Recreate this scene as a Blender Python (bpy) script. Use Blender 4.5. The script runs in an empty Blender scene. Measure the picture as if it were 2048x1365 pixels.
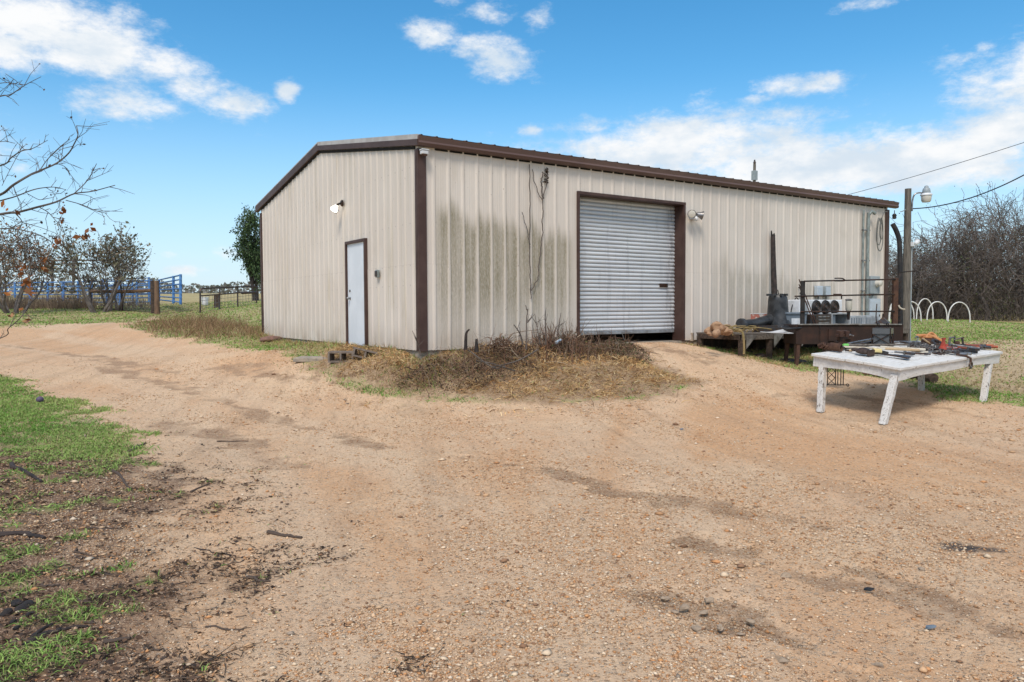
import bpy, math, random
import numpy as np
from mathutils import Vector, Matrix
sc = bpy.context.scene
COL = sc.collection
rad = math.radians

# ------------------------------------------------------------------ camera
FPX, YAW, PITCH, ROLL = 1493.1074, 0.5937, -0.0434, -0.0046      # solved from the shed's corners
CP = np.array([-6.0989, -11.9811, 0.7467])
FW = np.array([math.sin(YAW)*math.cos(PITCH), math.cos(YAW)*math.cos(PITCH), math.sin(PITCH)])
RT = np.array([math.cos(YAW), -math.sin(YAW), 0.0]); UP = np.cross(RT, FW)
RT, UP = math.cos(ROLL)*RT+math.sin(ROLL)*UP, -math.sin(ROLL)*RT+math.cos(ROLL)*UP
cam = bpy.data.cameras.new('camera'); camo = bpy.data.objects.new('camera', cam); COL.objects.link(camo)
cam.sensor_width = 36.0; cam.lens = FPX/2048*36.0; cam.clip_start = 0.05; cam.clip_end = 3000
mw = Matrix.Identity(4)
for i in range(3):
    mw[i][0] = RT[i]; mw[i][1] = UP[i]; mw[i][2] = -FW[i]; mw[i][3] = CP[i]
camo.matrix_world = mw
sc.camera = camo
sc.render.resolution_x = 1024; sc.render.resolution_y = 682

# ------------------------------------------------------------------ light
SUN_EL, SUN_AZ = rad(52), math.atan2(-0.72, -0.70)               # high, behind the viewer, thin overcast
SUN_STRENGTH, SUN_ANGLE, SKY_STRENGTH, EXPOSURE = 1.7, rad(18), 0.10, 0.72
sun = bpy.data.lights.new('sun', 'SUN'); suno = bpy.data.objects.new('sun', sun); COL.objects.link(suno)
sun.energy = SUN_STRENGTH; sun.angle = SUN_ANGLE; sun.color = (1.0, 0.91, 0.80)
sd = Vector((math.sin(SUN_AZ)*math.cos(SUN_EL), math.cos(SUN_AZ)*math.cos(SUN_EL), math.sin(SUN_EL)))
suno.rotation_euler = sd.to_track_quat('Z', 'Y').to_euler()
sc.view_settings.view_transform = 'Standard'; sc.view_settings.look = 'None'
sc.view_settings.exposure = EXPOSURE; sc.view_settings.gamma = 1.0

class NT:
    """small node-tree writer"""
    def __init__(s, tree):
        s.t = tree; s.n = tree.nodes; s.l = tree.links
    def node(s, kind, **kw):
        n = s.n.new(kind)
        for k, v in kw.items(): setattr(n, k, v)
        return n
    def put(s, sock, v):
        if isinstance(v, bpy.types.NodeSocket): s.l.new(v, sock)
        elif v is not None:
            if isinstance(v, (tuple, list)) and len(v) == 3 and sock.type == 'RGBA': v = (*v, 1)
            sock.default_value = v
    def m(s, op, a, b=None, c=None, clamp=False):
        n = s.node('ShaderNodeMath', operation=op, use_clamp=clamp)
        s.put(n.inputs[0], a)
        if b is not None: s.put(n.inputs[1], b)
        if c is not None: s.put(n.inputs[2], c)
        return n.outputs[0]
    def ss(s, x, lo, hi, a=0.0, b=1.0):
        n = s.node('ShaderNodeMapRange', interpolation_type='SMOOTHSTEP')
        s.put(n.inputs[0], x); s.put(n.inputs[1], lo); s.put(n.inputs[2], hi); s.put(n.inputs[3], a); s.put(n.inputs[4], b)
        return n.outputs[0]
    def mix(s, f, a, b, blend='MIX'):
        n = s.node('ShaderNodeMix', data_type='RGBA', blend_type=blend)
        s.put(n.inputs[0], f); s.put(n.inputs[6], a); s.put(n.inputs[7], b)
        return n.outputs[2]
    def noise(s, vec, scale, detail=4, rough=.55, out=0):
        n = s.node('ShaderNodeTexNoise'); s.put(n.inputs['Vector'], vec)
        n.inputs['Scale'].default_value = scale; n.inputs['Detail'].default_value = detail; n.inputs['Roughness'].default_value = rough
        return n.outputs[out]
    def scale(s, vec, sx, sy, sz):
        n = s.node('ShaderNodeVectorMath', operation='MULTIPLY'); s.put(n.inputs[0], vec); n.inputs[1].default_value = (sx, sy, sz)
        return n.outputs[0]
    def xyz(s, vec):
        n = s.node('ShaderNodeSeparateXYZ'); s.put(n.inputs[0], vec); return n.outputs
    def bump(s, h, strength, dist, nrm=None):
        n = s.node('ShaderNodeBump'); s.put(n.inputs['Height'], h); n.inputs['Strength'].default_value = strength
        n.inputs['Distance'].default_value = dist
        if nrm is not None: s.put(n.inputs['Normal'], nrm)
        return n.outputs[0]

# world: Nishita sky with drifting cumulus laid out by direction on the sky
def ray(px, py): return FW + RT*(px-1024)/FPX - UP*(py-682.5)/FPX
world = bpy.data.worlds.new('World'); sc.world = world; world.use_nodes = True
w = NT(world.node_tree); w.n.clear()
sky = w.node('ShaderNodeTexSky', sky_type='NISHITA'); sky.sun_disc = False
sky.sun_elevation = SUN_EL; sky.sun_rotation = SUN_AZ % (2*math.pi)
sky.altitude = 100; sky.air_density = 1.0; sky.dust_density = 0.6; sky.ozone_density = 2.0
tc = w.node('ShaderNodeTexCoord'); D = tc.outputs['Generated']
dx, dy, dz = w.xyz(D)
az = w.m('ARCTAN2', dx, dy); el = w.m('ARCSINE', dz)
clouds = [(60,40,170,70,1.1),(190,90,160,70,1.1),(330,130,100,45,1),(260,205,120,42,.95),(380,175,80,40,.9),(470,212,75,34,.95),(575,185,24,24,1),
  (20,95,90,60,1),(250,20,60,30,.5),(870,72,62,30,.85),(955,95,60,32,.8),(1000,120,66,38,1.05),(975,25,60,26,.65),(1080,45,36,34,.6),(905,5,40,14,.5),
  (1600,170,90,24,.85),(1510,198,50,12,.6),(1660,160,36,20,.7),(1190,252,120,26,.7),(1060,262,34,16,.7),(1340,285,180,66,1.05),(1560,235,110,24,.7),(1500,300,190,75,1),
  (1700,322,240,66,1.2),(1890,305,190,60,1.2),(2000,268,130,50,1.15),(2090,240,110,46,1.1),(1600,362,340,45,1.05),(1850,352,300,40,1),(1240,335,190,44,1),(1420,330,160,50,1),(1300,305,250,52,1.1),(1570,325,270,64,1.15),
  (1925,115,46,13,.55),(1970,95,36,12,.5),(1740,8,80,16,.6),(1810,258,40,14,.7),(720,260,26,10,.5),(375,542,50,13,.8),(335,508,28,11,.65),(455,506,40,24,.6),
  (150,560,90,12,.5),(400,590,120,10,.4),(1290,215,26,12,.3),(40,338,26,16,.6),(2300,150,300,120,1.2),(-300,250,260,80,1.2),(2500,420,300,60,1)]
acc = None
for (px, py, rx, ry, a) in clouds:
    v = ray(px, py); v = v/np.linalg.norm(v)
    a0 = math.atan2(v[0], v[1]); e0 = math.asin(v[2]); c = math.cos(e0)
    fx = FPX*math.sqrt(1+((px-1024)/FPX)**2)
    ua = w.m('MULTIPLY', w.m('SUBTRACT', az, a0), c*fx/rx)
    ue = w.m('MULTIPLY', w.m('SUBTRACT', el, e0), fx/ry)
    q = w.m('ADD', w.m('MULTIPLY', ua, ua), w.m('MULTIPLY', ue, ue))
    g = w.m('MULTIPLY', w.m('EXPONENT', w.m('MULTIPLY', q, -0.9)), a)
    acc = g if acc is None else w.m('MAXIMUM', acc, g)
warp = w.scale(D, 1, 1, 2.0)
n1 = w.noise(warp, 10, 9, .66); n2 = w.noise(warp, 34, 8, .68)
fb = w.m('ADD', w.m('MULTIPLY', w.m('SUBTRACT', n1, .5), 1.45), w.m('MULTIPLY', w.m('SUBTRACT', n2, .5), .9))
dens = w.ss(w.m('ADD', acc, fb), .30, 1.02)
# clouds round the rest of the sky, outside the photograph, so that the light is that of a cloudy day
behind = w.m('DOT_PRODUCT', 0, 0) if False else None
vd = w.node('ShaderNodeVectorMath', operation='DOT_PRODUCT'); w.put(vd.inputs[0], D); vd.inputs[1].default_value = tuple(FW)
rest = w.ss(vd.outputs['Value'], .70, .45)
n3 = w.noise(warp, 3.2, 7, .6)
dens2 = w.m('MULTIPLY', w.ss(n3, .40, .62), rest)
up = w.ss(dz, 0.0, .03)
dens = w.m('MULTIPLY', w.m('MAXIMUM', dens, dens2), up)
shade = w.ss(w.m('ADD', w.noise(w.scale(D, 1, 1, 2.6), 7, 5, .5), w.m('MULTIPLY', w.m('SUBTRACT', n2, .5), .25)), .36, .60)
CB = 0.60/SKY_STRENGTH
ccol = w.mix(shade, (.70*CB, .80*CB, .90*CB), (.99*CB, 1.0*CB, 1.01*CB))
hsv = w.node('ShaderNodeHueSaturation'); w.put(hsv.inputs['Color'], sky.outputs[0])
hsv.inputs['Hue'].default_value = .490; hsv.inputs['Saturation'].default_value = 1.36; hsv.inputs['Value'].default_value = 1.08
horiz = w.mix(w.ss(dz, .30, .0), hsv.outputs[0], (.60*CB, .80*CB, 1.0*CB))
skyc = w.mix(.75, hsv.outputs[0], horiz)
bg = w.node('ShaderNodeBackground'); bg.inputs['Strength'].default_value = SKY_STRENGTH
w.put(bg.inputs['Color'], w.mix(dens, skyc, ccol))
wo = w.node('ShaderNodeOutputWorld'); w.l.new(bg.outputs[0], wo.inputs['Surface'])

# ------------------------------------------------------------------ placing helpers (pixel of the photograph + depth or plane -> point)
def at(px, py, d): return CP + ray(px, py)*d
def onz(px, py, z): k = ray(px, py); return CP + k*((z-CP[2])/k[2])
def ony(px, py, y=0.): k = ray(px, py); return CP + k*((y-CP[1])/k[1])
def onx(px, py, x=0.): k = ray(px, py); return CP + k*((x-CP[0])/k[0])

# ------------------------------------------------------------------ numpy noise
def _hash(ix, iy, seed):
    h = (ix.astype(np.int64)*374761393 + iy.astype(np.int64)*668265263 + seed*974634)
    h = (h ^ (h >> 13))*1274126177
    h = h ^ (h >> 16)
    return (h & 0xffff)/65535.0
def vnoise(x, y, seed=0):
    ix = np.floor(x); iy = np.floor(y); fx = x-ix; fy = y-iy
    fx = fx*fx*(3-2*fx); fy = fy*fy*(3-2*fy)
    a = _hash(ix, iy, seed); b = _hash(ix+1, iy, seed); c = _hash(ix, iy+1, seed); d = _hash(ix+1, iy+1, seed)
    return (a*(1-fx)+b*fx)*(1-fy)+(c*(1-fx)+d*fx)*fy
def fbm(x, y, octs=4, seed=0, gain=.5):
    s = 0; a = 1; t = 0
    for i in range(octs):
        s = s + a*vnoise(x*2**i+i*17.3, y*2**i-i*9.1, seed+i); t += a; a *= gain
    return s/t-.5

# ------------------------------------------------------------------ terrain: heights at surveyed points, thin-plate interpolation
cpts = []
def cz(px, py, z): p = onz(px, py, z); cpts.append((p[0], p[1], z))
def cd(px, py, d): p = at(px, py, d); cpts.append(tuple(p))
def cw(x, y, z): cpts.append((x, y, z))
for px in (-100, 500, 1024, 1500, 2150): cz(px, 1365, -.87)
for px in (300, 800, 1300, 1900): cz(px, 1050, -.86)
for px in (-100, 40): cz(px, 1000, -.80)
for px in (700, 1100, 1500): cz(px, 870, -.84)
cz(0, 860, -.68); cz(120, 800, -.60); cz(0, 760, -.45); cz(250, 800, -.64)
cz(400, 760, -.56); cz(600, 800, -.68); cz(560, 720, -.30); cz(450, 690, -.16); cz(300, 700, -.25); cz(660, 722, -.24); cz(640, 745, -.42)
cz(900, 788, -.68); cz(1100, 805, -.72); cz(1300, 795, -.70); cz(1450, 790, -.66); cz(760, 775, -.60)
cz(100, 680, -.02); cz(0, 700, -.10); cz(200, 650, .22); cd(0, 657, 20); cd(150, 646, 23); cd(300, 634, 30)
cd(315, 629, 34); cd(200, 626, 35); cd(50, 622, 36); cd(402, 628, 29.5); cd(515, 612, 31); cd(450, 650, 24); cd(520, 655, 22); cd(350, 655, 23)
cd(100, 612, 46); cd(300, 607, 46); cd(450, 600, 48); cd(-150, 615, 44)
cw(-.3, 1, -.05); cw(-.3, 4, -.04); cw(-.3, 9, .0); cw(-1.5, 5, -.20); cw(-1.2, 1.5, -.30); cw(.2, 10.2, 0.0)
for x in (2, 6, 10, 14): cw(x, 2.5, -.10); cw(x, 7, -.10)
cw(5, 10.5, 0); cw(12, 10.5, .05)
cw(.3, -.3, -.08); cw(2, -.3, -.08); cw(1.2, -1.6, -.48); cw(3.0, -1.6, -.36)
cw(4.2, -.15, -.03); cw(5.3, -.1, -.02); cw(6.4, -.15, -.03); cw(5.2, -1.1, -.10); cw(5.4, -2.4, -.30); cw(5.5, -3.8, -.54); cw(4.2, -2.2, -.35)
cw(7.3, -.3, -.18); cw(7.4, -1.5, -.36); cw(9, -.4, -.30); cw(9.5, -1.7, -.44); cw(12, -1, -.36); cw(7.4, -2.5, -.49); cw(9.4, -3.8, -.56)
cz(1640, 822, -.79); cz(1770, 850, -.83); cz(1968, 802, -.73); cz(1845, 780, -.66)
cw(15.4, -.4, -.30); cz(1990, 720, -.45); cd(1990, 690, 20); cd(1990, 668, 27); cd(1850, 668, 26); cd(1880, 640, 39); cd(2100, 650, 40); cd(1750, 640, 42)
cz(2250, 850, -.85); cw(20, 8, .05); cw(22, 20, .3)
for a in range(0, 360, 30):
    cw(CP[0]+75*math.cos(rad(a)), CP[1]+75*math.sin(rad(a)), 2.0 if 20 < a < 200 else .2)
CT = np.array(cpts)
def _tps(r2): return .5*r2*np.log(r2+1e-9)
_n = len(CT)
_A = np.zeros((_n+3, _n+3))
_d2 = ((CT[:, None, :2]-CT[None, :, :2])**2).sum(-1)
_A[:_n, :_n] = _tps(_d2)+np.eye(_n)*0.6
_A[:_n, _n] = 1; _A[:_n, _n+1:] = CT[:, :2]; _A[_n, :_n] = 1; _A[_n+1:, :_n] = CT[:, :2].T
_W = np.linalg.solve(_A, np.concatenate([CT[:, 2], [0, 0, 0]]))
def smooth_z(x, y):
    x = np.asarray(x, float); y = np.asarray(y, float); sh = x.shape; x = x.ravel(); y = y.ravel()
    ox, oy = x-CP[0], y-CP[1]; R = np.hypot(ox, oy)+1e-9; k = np.minimum(1, 68/R)
    xs, ys = CP[0]+ox*k, CP[1]+oy*k
    z = np.full(x.shape, _W[_n])+_W[_n+1]*xs+_W[_n+2]*ys
    for i in range(_n): z += _W[i]*_tps((xs-CT[i, 0])**2+(ys-CT[i, 1])**2)
    far = CP[2]+.0205*R
    t = np.clip((R-48)/20, 0, 1); t = t*t*(3-2*t)
    return (z*(1-t)+far*t).reshape(sh)
_ruts = []
def inside_shed(x, y): return (x > .05) & (x < 15.1) & (y > .05) & (y < 9.8)
def relief(x, y):
    R = np.hypot(x-CP[0], y-CP[1]); a = np.clip(1.3-R/70, .25, 1)
    z = .05*fbm(x*.55, y*.55, 3, 3)+.030*fbm(x*2.3, y*2.3, 3, 5)*a+.016*fbm(x*9, y*9, 3, 9)*a
    d = np.clip(1-np.hypot(np.maximum(np.maximum(-x, x-15.2), 0), np.maximum(np.maximum(-y, y-9.9), 0))/.8, 0, 1)
    return z*(1-d*.8)
def hz(x, y):
    x = np.asarray(x, float); y = np.asarray(y, float)
    return smooth_z(x, y)+relief(x, y)
def gz(x, y): return float(hz(np.array([x]), np.array([y]))[0])
def gpt(px, py):
    """where the ray through a pixel meets the ground"""
    k = ray(px, py); d = np.exp(np.linspace(math.log(1.5), math.log(400), 900))
    P = CP[None]+k[None]*d[:, None]; s = P[:, 2]-smooth_z(P[:, 0], P[:, 1])
    i = np.argmax(s < 0)
    if s[i] >= 0: i = len(d)-1
    if i > 0:
        t = s[i-1]/(s[i-1]-s[i]+1e-12); q = P[i-1]+(P[i]-P[i-1])*t
    else: q = P[0]
    return np.array([q[0], q[1], gz(q[0], q[1])])

# ------------------------------------------------------------------ mesh helpers
def mesh_np(name, V, F, cols=None, smooth=False):
    """V (n,3), F: list of (k,m) index arrays"""
    me = bpy.data.meshes.new(name)
    if not isinstance(F, list): F = [F]
    F = [f for f in F if len(f)]
    me.vertices.add(len(V)); me.vertices.foreach_set('co', np.ascontiguousarray(V, np.float32).ravel())
    tot = np.concatenate([np.full(len(f), f.shape[1]) for f in F]).astype(np.int32)
    idx = np.concatenate([f.ravel() for f in F]).astype(np.int32)
    me.loops.add(len(idx)); me.loops.foreach_set('vertex_index', idx)
    me.polygons.add(len(tot)); me.polygons.foreach_set('loop_start', np.concatenate([[0], np.cumsum(tot)[:-1]]).astype(np.int32))
    me.polygons.foreach_set('loop_total', tot)
    if smooth: me.polygons.foreach_set('use_smooth', np.ones(len(tot), bool))
    me.update(calc_edges=True)
    for nm, c in (cols or {}).items():
        at_ = me.color_attributes.new(nm, 'FLOAT_COLOR', 'POINT')
        if c.shape[1] == 3: c = np.concatenate([c, np.ones((len(c), 1))], 1)
        at_.data.foreach_set('color', np.ascontiguousarray(c, np.float32).ravel())
    return me
def link(name, me, mat=None, parent=None):
    o = bpy.data.objects.new(name, me); COL.objects.link(o)
    if mat is not None: me.materials.append(mat)
    if parent is not None: o.parent = parent
    return o
def tag(o, label=None, cat=None, group=None, kind=None):
    if label: o['label'] = label
    if cat: o['category'] = cat
    if group: o['group'] = group
    if kind: o['kind'] = kind
    return o
def thing(name, label, cat, loc=(0, 0, 0), rz=0., group=None):
    o = bpy.data.objects.new(name, None); COL.objects.link(o); o.empty_display_size = .2
    o.location = [float(v) for v in loc]; o.rotation_euler = (0, 0, rz)
    return tag(o, label, cat, group)
def copy_tree(o, parent=None):
    c = o.copy(); COL.objects.link(c)
    if parent is not None: c.parent = parent
    for ch in list(o.children): copy_tree(ch, c)
    return c

def rotm(rx=0, ry=0, rz=0): return np.array((Matrix.Rotation(rz, 3, 'Z') @ Matrix.Rotation(ry, 3, 'Y') @ Matrix.Rotation(rx, 3, 'X')))
class MB:
    def __init__(s): s.v = []; s.f = []; s.n = 0
    def add(s, V, F):
        V = np.asarray(V, float).reshape(-1, 3); s.v.append(V); s.f += [tuple(int(i)+s.n for i in f) for f in F]; s.n += len(V); return s
    def box(s, c, size, R=None, taper=1.0, shift=(0, 0)):
        sx, sy, sz = [v/2 for v in size]
        V = np.array([(x*sx*(taper if z > 0 else 1)+(shift[0] if z > 0 else 0), y*sy*(taper if z > 0 else 1)+(shift[1] if z > 0 else 0), z*sz) for z in (-1, 1) for y in (-1, 1) for x in (-1, 1)])
        if R is not None: V = V @ np.asarray(R).T
        return s.add(V+np.asarray(c, float), [(0, 2, 3, 1), (4, 5, 7, 6), (0, 1, 5, 4), (2, 6, 7, 3), (0, 4, 6, 2), (1, 3, 7, 5)])
    def span(s, a, b, w, h, up=(0, 0, 1)):
        """a bar of section w x h from a to b"""
        a = np.asarray(a, float); b = np.asarray(b, float); d = b-a; L = np.linalg.norm(d); d = d/L
        side = np.cross(d, up); n = np.linalg.norm(side)
        if n < 1e-6: side = np.array([1., 0, 0])
        else: side = side/n
        u = np.cross(side, d); R = np.stack([d, -side, u], 1)
        return s.box((a+b)/2, (L, w, h), R)
    def tube(s, path, r, n=8, cap=True, closed=False):
        P = np.asarray(path, float); k = len(P); r = np.atleast_1d(np.asarray(r, float)); r = np.interp(np.linspace(0, 1, k), np.linspace(0, 1, len(r)), r) if len(r) > 1 else np.full(k, r[0])
        T = np.gradient(P, axis=0); T /= np.linalg.norm(T, axis=1)[:, None]+1e-12
        ref = np.array([0, 0, 1.]) if abs(T[0][2]) < .9 else np.array([1., 0, 0])
        rings = []; A = np.cross(T[0], ref); A /= np.linalg.norm(A)
        for i in range(k):
            A = A-T[i]*(A@T[i]); A /= np.linalg.norm(A)+1e-12; B = np.cross(T[i], A)
            th = np.arange(n)*2*math.pi/n
            rings.append(P[i]+r[i]*(np.cos(th)[:, None]*A+np.sin(th)[:, None]*B))
        V = np.concatenate(rings); F = []
        for i in range(k-1 if not closed else k):
            i2 = (i+1) % k
            for j in range(n): F.append((i*n+j, i*n+(j+1) % n, i2*n+(j+1) % n, i2*n+j))
        if cap and not closed: F += [tuple(range(n))[::-1], tuple((k-1)*n+j for j in range(n))]
        return s.add(V, F)
    def cyl(s, a, b, r, n=12, r2=None): return s.tube([a, b], [r, r if r2 is None else r2], n)
    def lathe(s, prof, o=(0, 0, 0), n=16, R=None):
        V = []; F = []
        for (rr, z) in prof:
            for j in range(n): V.append((rr*math.cos(2*math.pi*j/n), rr*math.sin(2*math.pi*j/n), z))
        for i in range(len(prof)-1):
            for j in range(n): F.append((i*n+j, i*n+(j+1) % n, (i+1)*n+(j+1) % n, (i+1)*n+j))
        F += [tuple(range(n))[::-1], tuple((len(prof)-1)*n+j for j in range(n))]
        V = np.array(V)
        if R is not None: V = V @ np.asarray(R).T
        return s.add(V+np.asarray(o, float), F)
    def prism(s, poly, t, o=(0, 0, 0), R=None):
        """2-D outline in XY, thickness t along Z"""
        k = len(poly); V = np.array([(x, y, -t/2) for x, y in poly]+[(x, y, t/2) for x, y in poly])
        if R is not None: V = V @ np.asarray(R).T
        F = [tuple(range(k))[::-1], tuple(range(k, 2*k))]+[(i, (i+1) % k, (i+1) % k+k, i+k) for i in range(k)]
        return s.add(V+np.asarray(o, float), F)
    def ball(s, c, r, n=10, squash=(1, 1, 1), jit=0, rng=None):
        prof = [(math.sin(math.pi*i/n), -math.cos(math.pi*i/n)) for i in range(1, n)]
        m = n+4; V = [(0, 0, -1)]
        for rr, z in prof: V += [(rr*math.cos(2*math.pi*j/m), rr*math.sin(2*math.pi*j/m), z) for j in range(m)]
        V.append((0, 0, 1)); V = np.array(V, float); F = []
        for j in range(m): F.append((0, 1+(j+1) % m, 1+j))
        for i in range(len(prof)-1):
            for j in range(m): a = 1+i*m; F.append((a+j, a+(j+1) % m, a+m+(j+1) % m, a+m+j))
        a = 1+(len(prof)-1)*m
        for j in range(m): F.append((a+j, a+(j+1) % m, len(V)-1))
        if jit:
            k = rng.normal(size=(4, 3)); k2 = rng.uniform(0, 6, 4)
            V = V*(1+jit*sum(np.sin(V@(k[i]*2.2)+k2[i]) for i in range(4)))[:, None]
        return s.add(V*np.asarray(squash)*r+np.asarray(c, float), F)
    def build(s, name, mat, parent=None, bevel=0, smooth=False):
        me = bpy.data.meshes.new(name); me.from_pydata([tuple(v) for v in np.concatenate(s.v)], [], s.f); me.update()
        o = link(name, me, mat, parent)
        if smooth:
            me.polygons.foreach_set('use_smooth', np.ones(len(me.polygons), bool))
            md = o.modifiers.new('sharp', 'EDGE_SPLIT'); md.split_angle = rad(40)
        if bevel:
            md = o.modifiers.new('bevel', 'BEVEL'); md.width = bevel; md.segments = 2; md.limit_method = 'ANGLE'; md.angle_limit = rad(40)
        return o
def curve(pts, n=40):
    """Catmull-Rom through the points"""
    P = np.asarray(pts, float); k = len(P); out = []
    Q = np.concatenate([[2*P[0]-P[1]], P, [2*P[-1]-P[-2]]])
    for i in range(k-1):
        m = max(2, n//(k-1))
        for t in np.linspace(0, 1, m, endpoint=(i == k-2)):
            a, b, c, d = Q[i], Q[i+1], Q[i+2], Q[i+3]
            out.append(.5*((2*b)+(c-a)*t+(2*a-5*b+4*c-d)*t*t+(3*b-3*c+d-a)*t**3))
    return np.array(out)

def ribbons(B, Dn, L, wd, seg=3, droop=.3, rng=None, taper=True):
    """flat blades: base points B, unit directions Dn, lengths L, widths wd -> V,F (quads)"""
    N = len(B); side = np.cross(Dn, rng.normal(size=(N, 3))); side /= np.linalg.norm(side, axis=1)[:, None]+1e-9
    V = np.zeros((N, (seg+1)*2, 3))
    for i in range(seg+1):
        t = i/seg; P = B+Dn*(L*t)[:, None]; P[:, 2] -= droop*L*t*t
        wv = (wd*(1-.9*t if taper else 1)*.5)[:, None]*side
        V[:, 2*i] = P-wv; V[:, 2*i+1] = P+wv
    b = (np.arange(N)*(seg+1)*2)[:, None]
    F = np.concatenate([np.stack([b[:, 0]+2*i, b[:, 0]+2*i+1, b[:, 0]+2*i+3, b[:, 0]+2*i+2], 1) for i in range(seg)])
    return V.reshape(-1, 3), F, (seg+1)*2
def stems(B, Dn, L, r0, seg=5, droop=.2, wig=.06, rng=None):
    """thin three-sided tapering twigs"""
    N = len(B); s1 = np.cross(Dn, rng.normal(size=(N, 3))); s1 /= np.linalg.norm(s1, axis=1)[:, None]+1e-9; s2 = np.cross(Dn, s1)
    V = np.zeros((N, (seg+1)*3, 3)); off = np.zeros((N, 3)); dr = np.broadcast_to(np.asarray(droop, float), (N,))
    tips = None
    for i in range(seg+1):
        t = i/seg; P = B+Dn*(L*t)[:, None]+off; P[:, 2] -= dr*L*t*t
        off = off+rng.normal(size=(N, 3))*(wig*L/seg)[:, None]
        r = (r0*(1-.75*t))[:, None]
        for j in range(3):
            a = 2*math.pi*j/3; V[:, 3*i+j] = P+r*(math.cos(a)*s1+math.sin(a)*s2)
        tips = P
    b = np.arange(N)*(seg+1)*3; F = []
    for i in range(seg):
        for j in range(3): F.append(np.stack([b+3*i+j, b+3*i+(j+1) % 3, b+3*i+3+(j+1) % 3, b+3*i+3+j], 1))
    return V.reshape(-1, 3), np.concatenate(F), (seg+1)*3
def leafs(P, size, rng, aspect=.5, flat=0.):
    N = len(P); a = rng.normal(size=(N, 3)); a[:, 2] *= (1-flat); a /= np.linalg.norm(a, axis=1)[:, None]
    b = np.cross(a, rng.normal(size=(N, 3))); b /= np.linalg.norm(b, axis=1)[:, None]+1e-9
    s = np.broadcast_to(np.asarray(size), (N,))[:, None]
    V = np.stack([P-a*s*.5, P+b*s*aspect*.5, P+a*s*.5, P-b*s*aspect*.5], 1).reshape(-1, 3)
    F = (np.arange(N)*4)[:, None]+np.arange(4)[None]
    return V, F
def unit(v): v = np.asarray(v, float); return v/(np.linalg.norm(v, axis=-1, keepdims=True)+1e-9)
def joinVF(parts):
    V = []; F = []; n = 0
    for v, f in parts: V.append(v); F.append(f+n); n += len(v)
    return np.concatenate(V), np.concatenate(F)

# ------------------------------------------------------------------ materials
def mat(name, col, rough=.8, metal=0., col2=None, scale=4., lo=.4, hi=.62, bump=0., bscale=40., stretch=(1, 1, 1), col3=None, scale3=25., lo3=.55, hi3=.7, spec=.4, attr=None, trans=0.):
    m = bpy.data.materials.new(name); m.use_nodes = True; t = NT(m.node_tree); p = m.node_tree.nodes['Principled BSDF']
    tcn = t.node('ShaderNodeTexCoord'); v = t.scale(tcn.outputs['Object'], *stretch)
    c = None
    if attr:
        an = t.node('ShaderNodeAttribute'); an.attribute_name = attr; c = an.outputs['Color']
    else: c = (*col, 1)
    if col2 is not None: c = t.mix(t.ss(t.noise(v, scale, 6, .6), lo, hi), c, (*col2, 1))
    if col3 is not None: c = t.mix(t.ss(t.noise(v, scale3, 5, .65), lo3, hi3), c, (*col3, 1))
    t.put(p.inputs['Base Color'], c)
    p.inputs['Roughness'].default_value = rough; p.inputs['Metallic'].default_value = metal
    p.inputs['Specular IOR Level'].default_value = spec
    if bump: t.put(p.inputs['Normal'], t.bump(t.noise(v, bscale, 5, .6), .6, bump))
    if trans:
        p.inputs['Subsurface Weight'].default_value = 0
    return m
M = {}
M['brown'] = mat('brown_trim', (.055, .028, .022), .55, col2=(.075, .042, .034), scale=3, spec=.4)
M['galv'] = mat('galvanised_strip', (.50, .47, .44), .5, .2, col2=(.42, .38, .35))
M['black'] = mat('black_paint', (.012, .012, .013), .6, col2=(.03, .025, .022), scale=8)
M['black_plastic'] = mat('black_plastic', (.018, .019, .021), .42, col2=(.05, .052, .055), scale=5, bump=.003, bscale=12)
M['rust'] = mat('rusty_steel', (.030, .017, .013), .85, .1, col2=(.055, .026, .017), scale=4, lo=.45, hi=.7, col3=(.20, .065, .02), scale3=2.3, lo3=.66, hi3=.82, bump=.004)
M['rust2'] = mat('brown_rust', (.06, .03, .022), .85, .1, col2=(.10, .05, .03), scale=8, bump=.003)
M['iron'] = mat('dark_iron', (.02, .018, .017), .6, .5, col2=(.06, .03, .02), scale=9)
M['steel'] = mat('grey_steel', (.32, .32, .33), .4, .8, col2=(.16, .15, .14), scale=10)
M['dsteel'] = mat('dark_tool_steel', (.07, .07, .075), .45, .7, col2=(.10, .06, .04), scale=14)
M['whitepaint'] = mat('peeling_white_paint', (.68, .665, .64), .75, col2=(.60, .58, .545), scale=5, col3=(.20, .165, .13), scale3=7, lo3=.63, hi3=.67, stretch=(1.2, 5, 5), bump=.004, bscale=22)
M['whitepaint_v'] = mat('peeling_white_paint_leg', (.60, .58, .55), .75, col2=(.46, .43, .39), scale=5, col3=(.17, .14, .115), scale3=1.6, lo3=.575, hi3=.60, stretch=(22, 22, 1.2), bump=.006, bscale=6)
M['wood_grey'] = mat('weathered_grey_wood', (.17, .145, .12), .85, col2=(.10, .08, .065), scale=5, stretch=(4, 1, 4), bump=.004)
M['wood_brown'] = mat('weathered_brown_wood', (.19, .115, .07), .85, col2=(.12, .075, .05), scale=5, stretch=(3, 3, .6), bump=.005)
M['wood_dark'] = mat('dark_wood', (.045, .032, .025), .9, col2=(.09, .062, .045), scale=6, stretch=(.8, 3, 3), bump=.006)
M['wood_tan'] = mat('tan_handle_wood', (.50, .36, .21), .55, col2=(.40, .27, .15), scale=8, stretch=(.5, 4, 4))
M['pole'] = mat('utility_pole_wood', (.17, .15, .125), .9, col2=(.09, .08, .068), scale=7, stretch=(4, 4, .35), bump=.008, bscale=18)
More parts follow.
